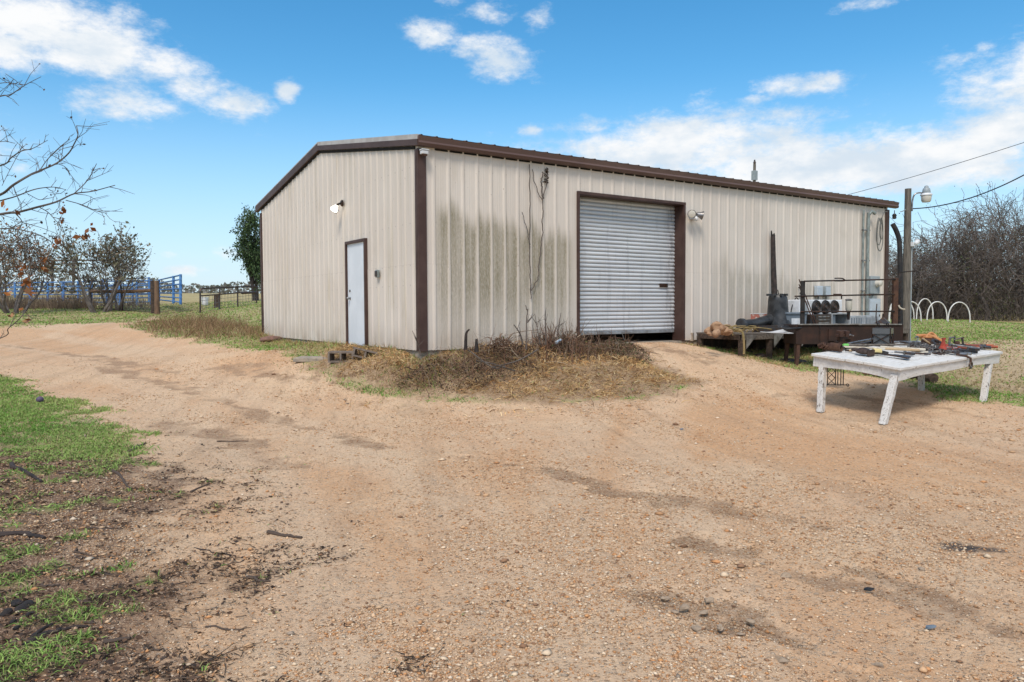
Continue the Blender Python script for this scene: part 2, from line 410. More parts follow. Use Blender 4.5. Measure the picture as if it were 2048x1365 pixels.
M['bark'] = mat('grey_bark', (.13, .11, .095), .9, col2=(.07, .058, .05), scale=9, bump=.01, bscale=14)
M['barkd'] = mat('dark_bark', (.055, .046, .040), .9, col2=(.03, .026, .024), scale=9, bump=.01, bscale=14)
M['twig'] = mat('branch_bark', (.13, .105, .09), .9, col2=(.085, .07, .06), scale=7)
M['woodtwig'] = mat('grey_winter_twigs', (.16, .13, .115), .9, col2=(.10, .082, .072), scale=3)
M['woodbark'] = mat('grey_winter_bark', (.17, .145, .13), .9, col2=(.10, .085, .075), scale=6)
M['blue'] = mat('faded_blue_pipe', (.055, .17, .42), .55, col2=(.10, .25, .52), scale=3, col3=(.10, .12, .18), scale3=6, lo3=.6, hi3=.75)
M['concrete'] = mat('grey_concrete', (.38, .315, .245), .9, col2=(.26, .23, .19), scale=9, bump=.004, bscale=60)
M['block'] = mat('brown_concrete_block', (.145, .115, .095), .9, col2=(.21, .17, .14), scale=9, bump=.004, bscale=60)
M['elgrey'] = mat('electrical_grey_paint', (.34, .38, .40), .5, .1, col2=(.28, .32, .33), scale=3)
M['elblue'] = mat('electrical_pale_paint', (.50, .56, .61), .5, .1, col2=(.44, .50, .55), scale=3)
M['conduit'] = mat('conduit_grey', (.28, .32, .31), .5, .2, col2=(.20, .23, .22), scale=6)
M['cable'] = mat('grey_cable', (.14, .14, .13), .6)
M['wire'] = mat('dark_wire', (.03, .03, .032), .6)
M['pvc'] = mat('white_pvc', (.74, .73, .70), .45, col2=(.62, .60, .56), scale=3)
M['white'] = mat('white_enamel', (.72, .74, .76), .45, col2=(.58, .59, .60), scale=4)
M['doorwhite'] = mat('pale_blue_white_door', (.70, .75, .80), .45, col2=(.64, .69, .74), scale=1.6, spec=.4)
M['greybox'] = mat('blue_grey_plastic', (.13, .165, .20), .55, col2=(.17, .20, .235), scale=5)
M['grille'] = mat('grey_grille', (.42, .44, .46), .5, .2, col2=(.30, .32, .33), scale=5)
M['dark'] = mat('dark_void', (.012, .012, .012), .9)
M['red'] = mat('red_tool_paint', (.42, .05, .025), .5, col2=(.25, .05, .03), scale=14)
M['orange'] = mat('orange_paint', (.50, .23, .09), .55, col2=(.50, .18, .05), scale=10)
M['orange2'] = mat('orange_red_paint', (.44, .10, .04), .5, col2=(.22, .07, .04), scale=12)
M['leather'] = mat('dark_leather', (.03, .018, .015), .6, col2=(.06, .035, .025), scale=12, bump=.004)
M['yellow'] = mat('pale_yellow_handle', (.62, .50, .22), .5)
M['cream'] = mat('cream_handle', (.60, .54, .44), .6, col2=(.45, .38, .29), scale=8)
M['green'] = mat('bright_green_grip', (.18, .55, .12), .5)
M['tanrock'] = mat('tan_sandstone', (.40, .25, .15), .9, col2=(.26, .15, .09), scale=6, bump=.01, bscale=14)
M['ochre'] = mat('straw_stalk', (.30, .22, .10), .9, col2=(.20, .15, .06), scale=8)
M['redbox'] = mat('faded_red_carton', (.45, .16, .12), .8, col2=(.62, .56, .50), scale=5, lo=.5, hi=.54)
M['glass'] = mat('frosted_glass', (.58, .55, .48), .25)
M['lantglass'] = mat('grey_lantern_glass', (.10, .105, .11), .25)
M['tin'] = mat('tin_sheet', (.34, .33, .31), .5, .5, col2=(.2, .18, .16), scale=6)
M['char'] = mat('charred_wood', (.018, .015, .014), .8, col2=(.05, .035, .03), scale=9, bump=.008, bscale=16)
M['stick'] = mat('dark_wet_stick', (.085, .060, .045), .85, col2=(.085, .06, .046), scale=12, bump=.004)
M['yellowgrass'] = mat('dead_yellow_stalk', (.28, .21, .08), .9, col2=(.16, .12, .05), scale=8)
M['ball'] = mat('purple_rubber_ball', (.10, .07, .12), .6)
M['veg'] = mat('vegetation', (1, 1, 1), .85, attr='Col', spec=.2)

# ------------------------------------------------------------------ ground sheet
def sdist(poly, x, y):
    """signed distance to a polygon (positive inside)"""
    P = np.asarray(poly, float); d = np.full(x.shape, 1e9); ins = np.zeros(x.shape, bool); n = len(P)
    for i in range(n):
        a = P[i]; b = P[(i+1) % n]; e = b-a; wx = x-a[0]; wy = y-a[1]
        t = np.clip((wx*e[0]+wy*e[1])/(e@e+1e-12), 0, 1)
        d = np.minimum(d, (wx-e[0]*t)**2+(wy-e[1]*t)**2)
        c = ((a[1] <= y) & (b[1] > y)) | ((b[1] <= y) & (a[1] > y))
        xi = a[0]+(y-a[1])/(b[1]-a[1]+1e-12)*e[0]
        ins ^= c & (x < xi)
    d = np.sqrt(d); return np.where(ins, d, -d)
def ldist(line, x, y):
    P = np.asarray(line, float); d = np.full(x.shape, 1e9)
    for i in range(len(P)-1):
        a = P[i]; e = P[i+1]-a; wx = x-a[0]; wy = y-a[1]; t = np.clip((wx*e[0]+wy*e[1])/(e@e+1e-12), 0, 1)
        d = np.minimum(d, (wx-e[0]*t)**2+(wy-e[1]*t)**2)
    return np.sqrt(d)
def G(pts): return [gpt(*p)[:2] for p in pts]
def sst(x, lo, hi): t = np.clip((x-lo)/(hi-lo), 0, 1); return t*t*(3-2*t)
YARD = G([(-400,745),(-400,668),(0,659),(150,647),(305,634),(330,637),(262,650),(300,668),(440,690),(560,705),(615,722),(640,738),(700,765),(780,788),(900,797),(1150,803),(1310,792),(1385,765),
          (1290,728),(1235,704),(1165,688),(1366,683),(1405,694),(1490,712),(1600,742),(1700,750),(1820,762),(1880,800),(2048,812),(2500,830),(3600,880),(3600,1500),(-600,1700),(-600,905),(0,890),(120,903),(285,902),(235,872),(150,835),(60,790),(0,757)])
GRASSL = G([(-400,745),(0,752),(60,786),(150,832),(235,868),(290,902),(215,922),(110,905),(0,888),(-500,905)])
SOILX = G([(-500,880),(300,890),(460,940),(560,1060),(640,1250),(660,1450),(-600,1500)])
SOIL = G([(-500,880),(120,888),(290,915),(430,965),(330,1060),(480,1170),(430,1290),(380,1450),(-600,1500)])
BED = G([(625,732),(655,704),(715,693),(838,701),(1160,689),(1230,704),(1290,730),(1385,765),(1300,792),(1100,803),(900,795),(770,782),(690,750)])
PALE = G([(1870,735),(1900,700),(1960,680),(2200,680),(2200,760),(2050,780),(1950,770)])
ORANGES = [G([(1180,830),(1500,790),(1700,860),(2048,930),(2400,1020),(2400,1120),(2000,1010),(1600,960),(1300,900)]), G([(1900,1060),(2048,1080),(2300,1160),(2200,1200),(1950,1120)])]
TRACKS = [(G([(215,735),(330,765),(470,812),(640,860),(800,905)]), .24), (G([(900,905),(1100,945),(1250,985),(1420,1010),(1640,1050),(1800,1075)]), .20),
  (G([(1380,1085),(1480,1105),(1600,1140),(1760,1180),(1900,1230)]), .20), (G([(1440,1215),(1560,1260),(1700,1345),(1760,1400)]), .14), (G([(1290,1195),(1370,1215),(1440,1250)]), .12),
  (G([(1560,790),(1800,800),(1950,830)]), .25), (G([(1250,690),(1340,700),(1420,725)]), .5), (G([(0,690),(200,715),(330,745)]), .35), (G([(330,850),(480,880),(560,930)]), .30),
  (G([(1700,1130),(1850,1180),(2000,1260)]), .12), (G([(470,735),(560,752),(640,762),(760,786)]), .45)]
WHEELS = [(G([(120,672),(300,700),(430,765),(600,850),(850,960),(1000,1110),(1060,1420)]), .42), (G([(0,690),(160,715),(270,765),(390,850),(520,950),(630,1090),(690,1420)]), .36), (G([(1330,700),(1330,780),(1300,900),(1350,1050),(1480,1400)]), .40), (G([(1240,705),(1180,830),(1120,960),(1180,1150),(1280,1420)]), .34)]
BRN = G([(322,607),(398,606),(402,629),(330,632)])
UNDERTABLE = G([(1640,795),(1780,800),(1900,790),(1880,850),(1760,862),(1650,835)])  # patch of ground under the table, darkened along with the tracks
SMEAR = G([(1872,1086),(1900,1083),(1960,1093),(2018,1103),(2010,1110),(1950,1106),(1900,1102)])
PATCH2 = G([(1290,1190),(1330,1188),(1400,1225),(1450,1260),(1440,1275),(1380,1250)])
TUFTS = [(*gpt(a, b)[:2], r) for a, b, r in ((60,945,.24),(110,962,.16),(105,1020,.18),(150,1010,.14),(45,1022,.12),(232,1005,.13),(25,1055,.15),(70,1105,.10),(20,1110,.16),(15,1165,.16),(50,1180,.11),(110,1130,.14),(125,1195,.14),(155,1075,.14),(110,1290,.14),(170,1230,.16),(255,1215,.12),(20,1330,.16),(250,1135,.11),(300,1160,.10),(190,945,.2),(230,925,.25),(300,930,.15))]
def masks(x, y):
    R = np.hypot(x-CP[0], y-CP[1])
    e1 = fbm(x*1.1, y*1.1, 4, 31); e2 = fbm(x*5, y*5, 4, 47); e3 = fbm(x*.35, y*.35, 3, 61)
    wob = np.clip(R*.035, .12, 1.6)
    yard = sst(sdist(YARD, x, y)+e1*wob*1.6+e2*wob*.9, -.30*wob, .30*wob)
    grass = (1-yard)
    bed = sst(sdist(BED, x, y)+.25+e1*.9+e2*.6, -.2, .3)
    pale = sst(sdist(PALE, x, y)+e1*2.5, -.5, .8)
    soil = np.maximum(sst(sdist(SOIL, x, y)+e1*1.1+e2*.8, -.45, .45), .62*sst(sdist(SOILX, x, y)+e1*2.0+e2*1.6, -.5, 1.1))
    smear = np.maximum(sst(sdist(SMEAR, x, y)+e2*.10, -.03, .03), sst(sdist(PATCH2, x, y)+e1*.3+e2*.3, -.05, .12)*.22)
    orange = np.zeros_like(x)
    for o in ORANGES: orange = np.maximum(orange, sst(sdist(o, x, y)+e1*1.2+e2*.5, -.6, .7))
    orange = np.clip(orange*.85+sst(e3+e1*.5, .04, .30)*.60*yard, 0, 1)
    track = np.zeros_like(x)
    for l, wd in TRACKS: track = np.maximum(track, sst(wd*1.05-ldist(l, x, y)+e1*wd*2.4+e2*wd*2.0, -.15*wd, wd*.9)*(.75+.25*sst(e2, -.1, .1)))
    track = np.clip(track+sst(sdist(UNDERTABLE, x, y)+e1*1.2+e2*.5, -.4, .5)*.7, 0, 1)
    wheel = np.zeros_like(x)
    for l, wd in WHEELS: wheel = np.maximum(wheel, sst(wd-ldist(l, x, y)+e1*wd*1.1+e2*wd*.4, -.3*wd, wd*.6))
    pale = np.maximum(pale, wheel*.62*yard); orange = orange*(1-.6*wheel)
    grass = np.clip(np.maximum(grass*(1-.92*bed)*(1-.6*pale), sst(sdist(GRASSL, x, y)+e1*1.1+e2*.8, -.3, .3)), 0, 1)
    # thin sprouting grass on the dark soil
    tuft = sst(soil*.45+e1*.9+e2*.9, .46, .60)*sst(R, 9.5, 5.5)*soil
    grass = np.maximum(grass, tuft*.45)
    for tx, ty, tr_ in TUFTS: grass = np.maximum(grass, sst(tr_*(1+e1*1.6+e2*1.4)-np.hypot(x-tx, y-ty), -.03, .10))
    soil = soil*(1-.6*sst(sdist(GRASSL, x, y), -.1, .3))
    dry = bed
    # dead weeds along the gable end and the far side of the drive
    near_gable = sst(1.3-np.maximum(np.maximum(-x-.0, x-.2), np.maximum(-y-.5, y-11))+e1*1.4+e2*.6, 0, .7)*(x < .4)
    dry = np.maximum(dry, near_gable*.55)
    dry = np.maximum(dry, sst(sdist(BRN, x, y)+e1*2, -.6, .6)*.8)
    right = sst(x, 7.2, 8.2)*sst(-y, -.2, .2)*(1-yard)*sst(R, 26, 16)
    dry = np.maximum(dry, right*(.45+.8*e1))
    return dict(smear=smear, grass=grass, soil=soil*(1-grass*.3), orange=orange, track=track, pale=pale, dry=dry, yard=yard, R=R, e1=e1, e2=e2)

angs = np.concatenate([np.arange(-44, 44.01, .145), np.arange(46, 314, 4.)])*math.pi/180
rr = [0.35, .7, 1.1, 1.5, 1.9]
while rr[-1] < 26: rr.append(rr[-1]*1.0065)
while rr[-1] < 950: rr.append(rr[-1]*1.028)
rr = np.array(rr); NA = len(angs); NR = len(rr)
GA_, GR_ = np.meshgrid(YAW+angs, rr, indexing='ij')
gx = (CP[0]+GR_*np.sin(GA_)).ravel(); gy = (CP[1]+GR_*np.cos(GA_)).ravel()
mk = masks(gx, gy)
gzv = hz(gx, gy)
fine = fbm(gx*22, gy*22, 3, 77)*.012*np.clip(1.2-mk['R']/14, 0, 1)
gzv = gzv+fine-mk['track']*.022*np.clip(1.3-mk['R']/25, 0, 1)
gzv[inside_shed(gx, gy)] = np.minimum(gzv[inside_shed(gx, gy)], -.09)
ii, jj = np.meshgrid(np.arange(NA), np.arange(NR-1), indexing='ij')
i2 = (ii+1) % NA
Fq = np.stack([ii*NR+jj, ii*NR+jj+1, i2*NR+jj+1, i2*NR+jj], -1).reshape(-1, 4)
Gc = np.stack([mk['grass'], mk['soil'], mk['orange'], mk['smear']], 1); Gd = np.stack([mk['track'], mk['pale'], mk['dry']], 1)
gme = mesh_np('ground', np.stack([gx, gy, gzv], 1), Fq, {'GA': Gc, 'GB': Gd}, smooth=True)
gm = bpy.data.materials.new('dirt_and_grass'); gm.use_nodes = True; t = NT(gm.node_tree); p = gm.node_tree.nodes['Principled BSDF']
v = t.node('ShaderNodeTexCoord').outputs['Object']; v = t.scale(v, 1, 1, 0)
a1 = t.node('ShaderNodeAttribute'); a1.attribute_name = 'GA'; a2 = t.node('ShaderNodeAttribute'); a2.attribute_name = 'GB'
gr, so, og = t.node('ShaderNodeSeparateColor'), None, None
t.put(gr.inputs[0], a1.outputs['Color']); gr, so, og = gr.outputs
sp = t.node('ShaderNodeSeparateColor'); t.put(sp.inputs[0], a2.outputs['Color']); tr, pa, dr = sp.outputs
nb = t.noise(v, .45, 5, .6); nm = t.noise(v, 2.6, 6, .65); nf = t.noise(v, 17, 6, .7); ng = t.noise(v, 70, 4, .7)
c = t.mix(t.ss(nb, .38, .62), (.70, .445, .265), (.76, .53, .335))
c = t.mix(t.m('MULTIPLY', t.ss(nm, .45, .68), .6), c, (.74, .54, .355))
c = t.mix(t.m('MULTIPLY', og, t.ss(nf, .30, .62, .45, 1.)), c, (.67, .365, .175))
c = t.mix(t.m('MULTIPLY', pa, .8), c, (.75, .545, .365))
c = t.mix(t.m('MULTIPLY', t.ss(t.m('ADD', tr, t.m('ADD', t.m('MULTIPLY', t.m('SUBTRACT', nf, .5), 1.5), t.m('MULTIPLY', t.m('SUBTRACT', nm, .5), .9))), .30, 1.15), .95), c, (.36, .225, .135))
c = t.mix(t.m('MULTIPLY', t.ss(t.m('ADD', so, t.m('ADD', t.m('MULTIPLY', t.m('SUBTRACT', nf, .5), .9), t.m('MULTIPLY', t.m('SUBTRACT', nm, .5), .9))), .22, 1.05), .95), c, (.165, .092, .056))
c = t.mix(t.m('MULTIPLY', dr, t.ss(nf, .3, .6, .95, .5)), c, (.13, .075, .04))
gcol = t.mix(t.ss(nm, .35, .65), (.10, .185, .035), (.19, .23, .065))
c = t.mix(t.m('MULTIPLY', gr, t.ss(nf, .25, .55, .92, .5)), c, gcol)
# small stones in the dirt
rot = t.node('ShaderNodeVectorRotate', rotation_type='Z_AXIS'); t.put(rot.inputs['Vector'], v); rot.inputs['Angle'].default_value = rad(-66)
lane = t.noise(t.scale(rot.outputs[0], .16, 2.6, 0), 1, 5, .6); lane2 = t.noise(t.scale(rot.outputs[0], .5, 9, 0), 1, 4, .6)
dirtonly = t.m('SUBTRACT', 1, t.m('MAXIMUM', gr, so))
c = t.mix(t.m('MULTIPLY', t.m('MULTIPLY', t.ss(lane, .50, .66), t.ss(nf, .32, .6, .2, 1.)), t.m('MULTIPLY', dirtonly, .42)), c, (.36, .22, .13))
c = t.mix(t.m('MULTIPLY', t.m('MULTIPLY', t.ss(lane2, .56, .70), t.ss(nm, .35, .6)), t.m('MULTIPLY', dirtonly, .36)), c, (.30, .185, .115))
c = t.mix(t.m('MULTIPLY', t.ss(lane, .48, .34), t.m('MULTIPLY', dirtonly, .45)), c, (.78, .565, .37))
vo = t.node('ShaderNodeTexVoronoi'); t.put(vo.inputs['Vector'], v); vo.inputs['Scale'].default_value = 42; vo.inputs['Randomness'].default_value = 1
vs = t.node('ShaderNodeSeparateColor'); t.put(vs.inputs[0], vo.outputs['Color'])
isst = t.m('MULTIPLY', t.ss(vo.outputs['Distance'], .42, .30), t.m('GREATER_THAN', vs.outputs[0], .56))
isst = t.m('MULTIPLY', isst, t.m('SUBTRACT', 1, t.m('MULTIPLY', gr, .8)))
stc = t.mix(vs.outputs[1], (.38, .22, .12), (.74, .58, .42))
c = t.mix(t.m('MULTIPLY', isst, .9), c, stc)
vo2 = t.node('ShaderNodeTexVoronoi'); t.put(vo2.inputs['Vector'], v); vo2.inputs['Scale'].default_value = 110
v2 = t.node('ShaderNodeSeparateColor'); t.put(v2.inputs[0], vo2.outputs['Color'])
c = t.mix(t.m('MULTIPLY', t.ss(v2.outputs[0], .60, .9), t.m('MULTIPLY', .6, t.m('SUBTRACT', 1, t.m('MULTIPLY', gr, .9)))), c, t.mix(v2.outputs[1], (.32, .18, .10), (.74, .57, .40)))
c = t.mix(t.m('MULTIPLY', a1.outputs['Alpha'], t.ss(nf, .3, .55, .4, .95)), c, (.045, .045, .048))
c = t.mix(t.m('MULTIPLY', t.ss(t.noise(t.scale(v, 1, 1, 1), 7, 6, .75), .56, .72), .50), c, (.34, .19, .10))
c = t.mix(t.m('MULTIPLY', t.ss(ng, .58, .72), .55), c, (.24, .14, .08))
t.put(p.inputs['Base Color'], c); p.inputs['Roughness'].default_value = .92; p.inputs['Specular IOR Level'].default_value = .25
hgt = t.m('ADD', t.m('MULTIPLY', nf, .6), t.m('ADD', t.m('MULTIPLY', ng, .35), t.m('MULTIPLY', isst, .35)))
t.put(p.inputs['Normal'], t.bump(hgt, 1.0, .042))
go = link('ground', gme, gm); tag(go, 'bare tan gravel yard and drive rising to green pasture', 'ground', kind='structure')

# loose gravel as real stones
rng = np.random.default_rng(11)
def pick(n, rmin, rmax, half=41, pw=1.0):
    a = YAW+rad(half)*rng.uniform(-1, 1, n); R = rmin*(rmax/rmin)**(rng.uniform(0, 1, n)**pw)
    return CP[0]+R*np.sin(a), CP[1]+R*np.cos(a), R
x, y, R = pick(330000, 2.2, 19)
m_ = masks(x, y)
patch = sst(fbm(x*.9, y*.9, 4, 91)+.45*m_['e2'], -.08, .22)
keep = rng.uniform(0, 1, len(x)) < (m_['yard']*(1-.75*m_['grass'])*(.10+.90*patch)*(1-.55*m_['soil']*0)+.05)*(1-m_['dry']*.8)
keep &= ~inside_shed(x, y)
x, y, R = x[keep], y[keep], R[keep]; N = len(x)
m_ = {k: vv[keep] for k, vv in m_.items()}
ico = np.array([(0, 0, 1), (.9, 0, .3), (.28, .86, .3), (-.73, .53, .3), (-.73, -.53, .3), (.28, -.86, .3), (0, 0, -.6)])
icf = np.array([(0, 1, 2), (0, 2, 3), (0, 3, 4), (0, 4, 5), (0, 5, 1), (6, 2, 1), (6, 3, 2), (6, 4, 3), (6, 5, 4), (6, 1, 5)])
s_ = .0055*np.exp(rng.normal(0, .40, N))*(.72+.05*np.minimum(R, 12)); big = rng.uniform(0, 1, N) < .012; s_ = np.where(big, s_*2.2, s_)
th = rng.uniform(0, 6.28, N); ca, sa = np.cos(th), np.sin(th)
V = ico[None]*(1+rng.uniform(-.3, .3, (N, 7, 1)))*s_[:, None, None]*np.stack([rng.uniform(.8, 1.7, N), rng.uniform(.7, 1.2, N), rng.uniform(.4, .8, N)], 1)[:, None, :]
V = np.stack([V[..., 0]*ca[:, None]-V[..., 1]*sa[:, None], V[..., 0]*sa[:, None]+V[..., 1]*ca[:, None], V[..., 2]], -1)
zz = hz(x, y)+fbm(x*22, y*22, 3, 77)*.012*np.clip(1.2-R/14, 0, 1)-m_['track']*.022
V += np.stack([x, y, zz+s_*.15], 1)[:, None, :]
pal = np.array([(.54, .37, .24), (.63, .47, .33), (.68, .57, .45), (.43, .26, .15), (.55, .30, .15), (.28, .17, .11), (.33, .28, .24), (.72, .64, .55)])
pc = pal[rng.choice(8, N, p=[.24, .24, .15, .12, .10, .07, .03, .05])]*rng.uniform(.8, 1.1, (N, 1))
pc = pc*np.array([1.06, .965, .84])*(1-.12*m_['soil'][:, None])*(1-.3*m_['track'][:, None])
F = (icf[None]+(np.arange(N)*7)[:, None, None]).reshape(-1, 3)
me = mesh_np('gravel', V.reshape(-1, 3), F, {'Col': np.repeat(pc, 7, 0)})
M['stone'] = mat('gravel_stone', (1, 1, 1), .85, attr='Col', spec=.3)
tag(link('gravel', me, M['stone']), 'loose tan and orange gravel scattered over the yard', 'gravel', kind='stuff')

# ------------------------------------------------------------------ grass and dead weeds (uncountable)
def blades(n, rmin, rmax, fn, hfun, wfun, colfun, seg=2, droop=.45, lean=.55, half=41):
    x, y, R = pick(n, rmin, rmax, half); m_ = masks(x, y)
    k = rng.uniform(0, 1, n) < fn(m_, x, y)
    k &= ~inside_shed(x, y)
    x, y, R = x[k], y[k], R[k]; m_ = {q: vv[k] for q, vv in m_.items()}; N = len(x)
    d = unit(np.stack([rng.normal(0, lean, N), rng.normal(0, lean, N), np.ones(N)], 1))
    L = hfun(R, N); W = wfun(R, N)
    V, F, per = ribbons(np.stack([x, y, hz(x, y)-.005], 1), d, L, W, seg, droop, rng)
    c = colfun(m_, N)
    return V, F, np.repeat(c, per, 0)
def gcolr(m_, N):
    a = np.array([.14, .29, .05]); b = np.array([.34, .43, .13]); d = np.array([.40, .33, .17])
    t_ = np.clip(.45+m_['e1']*1.6+rng.normal(0, .22, N), 0, 1)[:, None]; c = a*(1-t_)+b*t_
    k = rng.uniform(0, 1, N) < .22; c[k] = d*rng.uniform(.6, 1.1, (k.sum(), 1))
    return c*rng.uniform(.75, 1.15, (N, 1))
def gcolfar(m_, N):
    c = gcolr(m_, N); k = rng.uniform(0, 1, N) < np.clip(.03+m_['dry']*.6+m_['pale']*.6+m_['e1']*.5, 0, 1); c[k] = np.array([.36, .29, .15])*rng.uniform(.7, 1.1, (k.sum(), 1))
    return c
parts = [blades(330000, 3.0, 13, lambda m, x, y: m['grass']*.9*(.45+.55*sst(m['e2'], -.15, .15)), lambda R, N: rng.uniform(.05, .135, N), lambda R, N: .0045+.0006*R, gcolr, 2, .6, .8),
         blades(300000, 12, 48, lambda m, x, y: m['grass']*(1-.5*m['dry']), lambda R, N: rng.uniform(.04, .12, N), lambda R, N: .003+.0011*R, gcolfar, 2, .5, .6),
         blades(110000, 2.3, 8, lambda m, x, y: np.clip(m['soil']*.30*sst(m['e2']+m['e1'], -.02, .22), 0, 1), lambda R, N: rng.uniform(.025, .07, N), lambda R, N: .0034+.0004*R, gcolr, 2, .6, .9)]
def lawn(poly, n, L0, L1, w0, w1):
    P = np.asarray(poly); lo_, hi_ = P.min(0), P.max(0); x = rng.uniform(max(lo_[0], -14), hi_[0]+.3, n); y = rng.uniform(lo_[1], hi_[1]+.3, n); m_ = masks(x, y); R = np.hypot(x-CP[0], y-CP[1])
    k = (rng.uniform(0, 1, n) < sst(sdist(poly, x, y)+m_['e1']*1.3+m_['e2']*1.0, -.35, .35)*(.35+.65*sst(m_['e2']+.5*m_['e1'], -.2, .1))) & (R < 16); x, y = x[k], y[k]; m_ = {q: vv[k] for q, vv in m_.items()}; N = len(x)
    d = unit(np.stack([rng.normal(0, .6, N), rng.normal(0, .6, N), np.ones(N)], 1)); V, F, per = ribbons(np.stack([x, y, hz(x, y)-.005], 1), d, rng.uniform(L0, L1, N), rng.uniform(w0, w1, N), 2, .6, rng)
    return V, F, np.repeat(gcolr(m_, N)*1.08, per, 0)
parts.append(blades(60000, 2.4, 11, lambda m, x, y: np.clip(sst(sdist(SOILX, x, y), -1.2, .8)*.10*sst(m['e2']+m['e1'], -.1, .2), 0, 1), lambda R, N: rng.uniform(.02, .06, N), lambda R, N: .003+.0004*R, gcolr, 2, .7, 1.0))
parts.append(lawn(GRASSL, 170000, .05, .13, .006, .012))
def merge(parts):
    V = []; F = []; C = []; n = 0
    for v_, f_, c_ in parts: V.append(v_); F.append(f_+n); C.append(c_); n += len(v_)
    return np.concatenate(V), np.concatenate(F), np.concatenate(C)
V, F, C = merge(parts)
_g = None
tag(link('grass', mesh_np('grass', V, F, {'Col': C}), M['veg']), 'short fresh green grass along the drive and pasture', 'grass', kind='stuff')

def dcol(m_, N):
    pal = np.array([(.50, .32, .15), (.62, .44, .23), (.40, .24, .11), (.66, .52, .31), (.26, .155, .085)])
    t_ = fbm  # colours vary in drifts
    return pal[rng.choice(5, N, p=[.3, .28, .2, .12, .10])]*rng.uniform(.75, 1.1, (N, 1))*(1+m_['e1'][:, None]*.8)
weedclump = gpt(470, 652)
def weeds(m, x, y):
    d = np.hypot(x-weedclump[0], y-weedclump[1]); return np.clip(sst(d, 3.9, 2.4)*(1-m['yard'])*(x < -.2)*(.55+1.2*sst(m['e1'], -.1, .15)), 0, 1)
def blades_in(poly, n, fn, hfun, wfun, colfun, seg=3, droop=.75, lean=1.1):
    P = np.asarray(poly); lo_, hi_ = P.min(0), P.max(0); x = rng.uniform(lo_[0]-.3, hi_[0]+.3, n); y = rng.uniform(lo_[1]-.3, hi_[1]+.3, n); R = np.hypot(x-CP[0], y-CP[1])
    m_ = masks(x, y); k = (rng.uniform(0, 1, n) < fn(m_, x, y)) & ~inside_shed(x, y); x, y, R = x[k], y[k], R[k]; m_ = {q: vv[k] for q, vv in m_.items()}; N = len(x)
    d = unit(np.stack([rng.normal(0, lean, N), rng.normal(0, lean, N), np.ones(N)], 1)); V, F, per = ribbons(np.stack([x, y, hz(x, y)-.005], 1), d, hfun(R, N), wfun(R, N), seg, droop, rng)
    return V, F, np.repeat(colfun(m_, N), per, 0)
GAB = [(-1.5, -.6), (-1.5, 10.6), (.05, 10.6), (.05, -.6)]; LONG = [(-.4, -.55), (3.6, -.55), (3.6, .03), (-.4, .03)]; BENCHG = [(6.9, -2.6), (6.9, -.05), (13.5, -.05), (13.5, -2.6)]
gmix = lambda m_, N: np.where((rng.uniform(0, 1, N) < .42)[:, None], gcolr(m_, N)*.9, dcol(m_, N)*.85)
def mound(x, y): return .30*np.clip(fbm(x*2.3, y*2.3, 3, 133)+.20, 0, 1)+.05*fbm(x*7, y*7, 2, 12)
def straw(poly, n, fn, L0, L1, w0, w1, colfun, base=1.0, lean=1.0, droop=.7):
    P = np.asarray(poly); lo_, hi_ = P.min(0), P.max(0); x = rng.uniform(lo_[0]-1, hi_[0]+1, n); y = rng.uniform(lo_[1]-1, hi_[1]+.3, n); m_ = masks(x, y)
    k = (rng.uniform(0, 1, n) < fn(m_, x, y)) & ~inside_shed(x, y) & ((y < -.02) | (x < -.05)); x, y = x[k], y[k]; m_ = {q: vv[k] for q, vv in m_.items()}; N = len(x); mh = mound(x, y)*base*sst(sdist(BED, x, y), -.05, .45)
    d = unit(np.stack([rng.normal(0, lean, N), rng.normal(0, lean, N)-.25, np.ones(N)*.8], 1)); f_ = rng.uniform(0, 1, N)**.6
    V, F, per = ribbons(np.stack([x, y, hz(x, y)-.01+mh*f_], 1), d, rng.uniform(L0, L1, N), rng.uniform(w0, w1, N), 4, droop, rng)
    c = colfun(m_, N)*(.55+.45*f_)[:, None] if False else colfun(m_, N)
    return V, F, np.repeat(c, per, 0)
def scol(m_, N):
    pal = np.array([(.56, .36, .16), (.66, .46, .23), (.45, .27, .12), (.70, .54, .31), (.22, .12, .06), (.50, .26, .10)]); return pal[rng.choice(6, N, p=[.25, .22, .19, .09, .13, .12])]*rng.uniform(.6, 1.1, (N, 1))*(1+m_['e1'][:, None]*1.4)
def wcol(m_, N): return np.array([(.30, .19, .105), (.22, .135, .075), (.38, .26, .15), (.17, .105, .06)])[rng.choice(4, N)]*rng.uniform(.8, 1.15, (N, 1))
inbed = lambda m, x, y: np.maximum(sst(sdist(BED, x, y)+m['e1']*.9+m['e2']*.6, -.05, .2), .10*sst(sdist(BED, x, y)+m['e1']*1.2, -1.1, -.1))
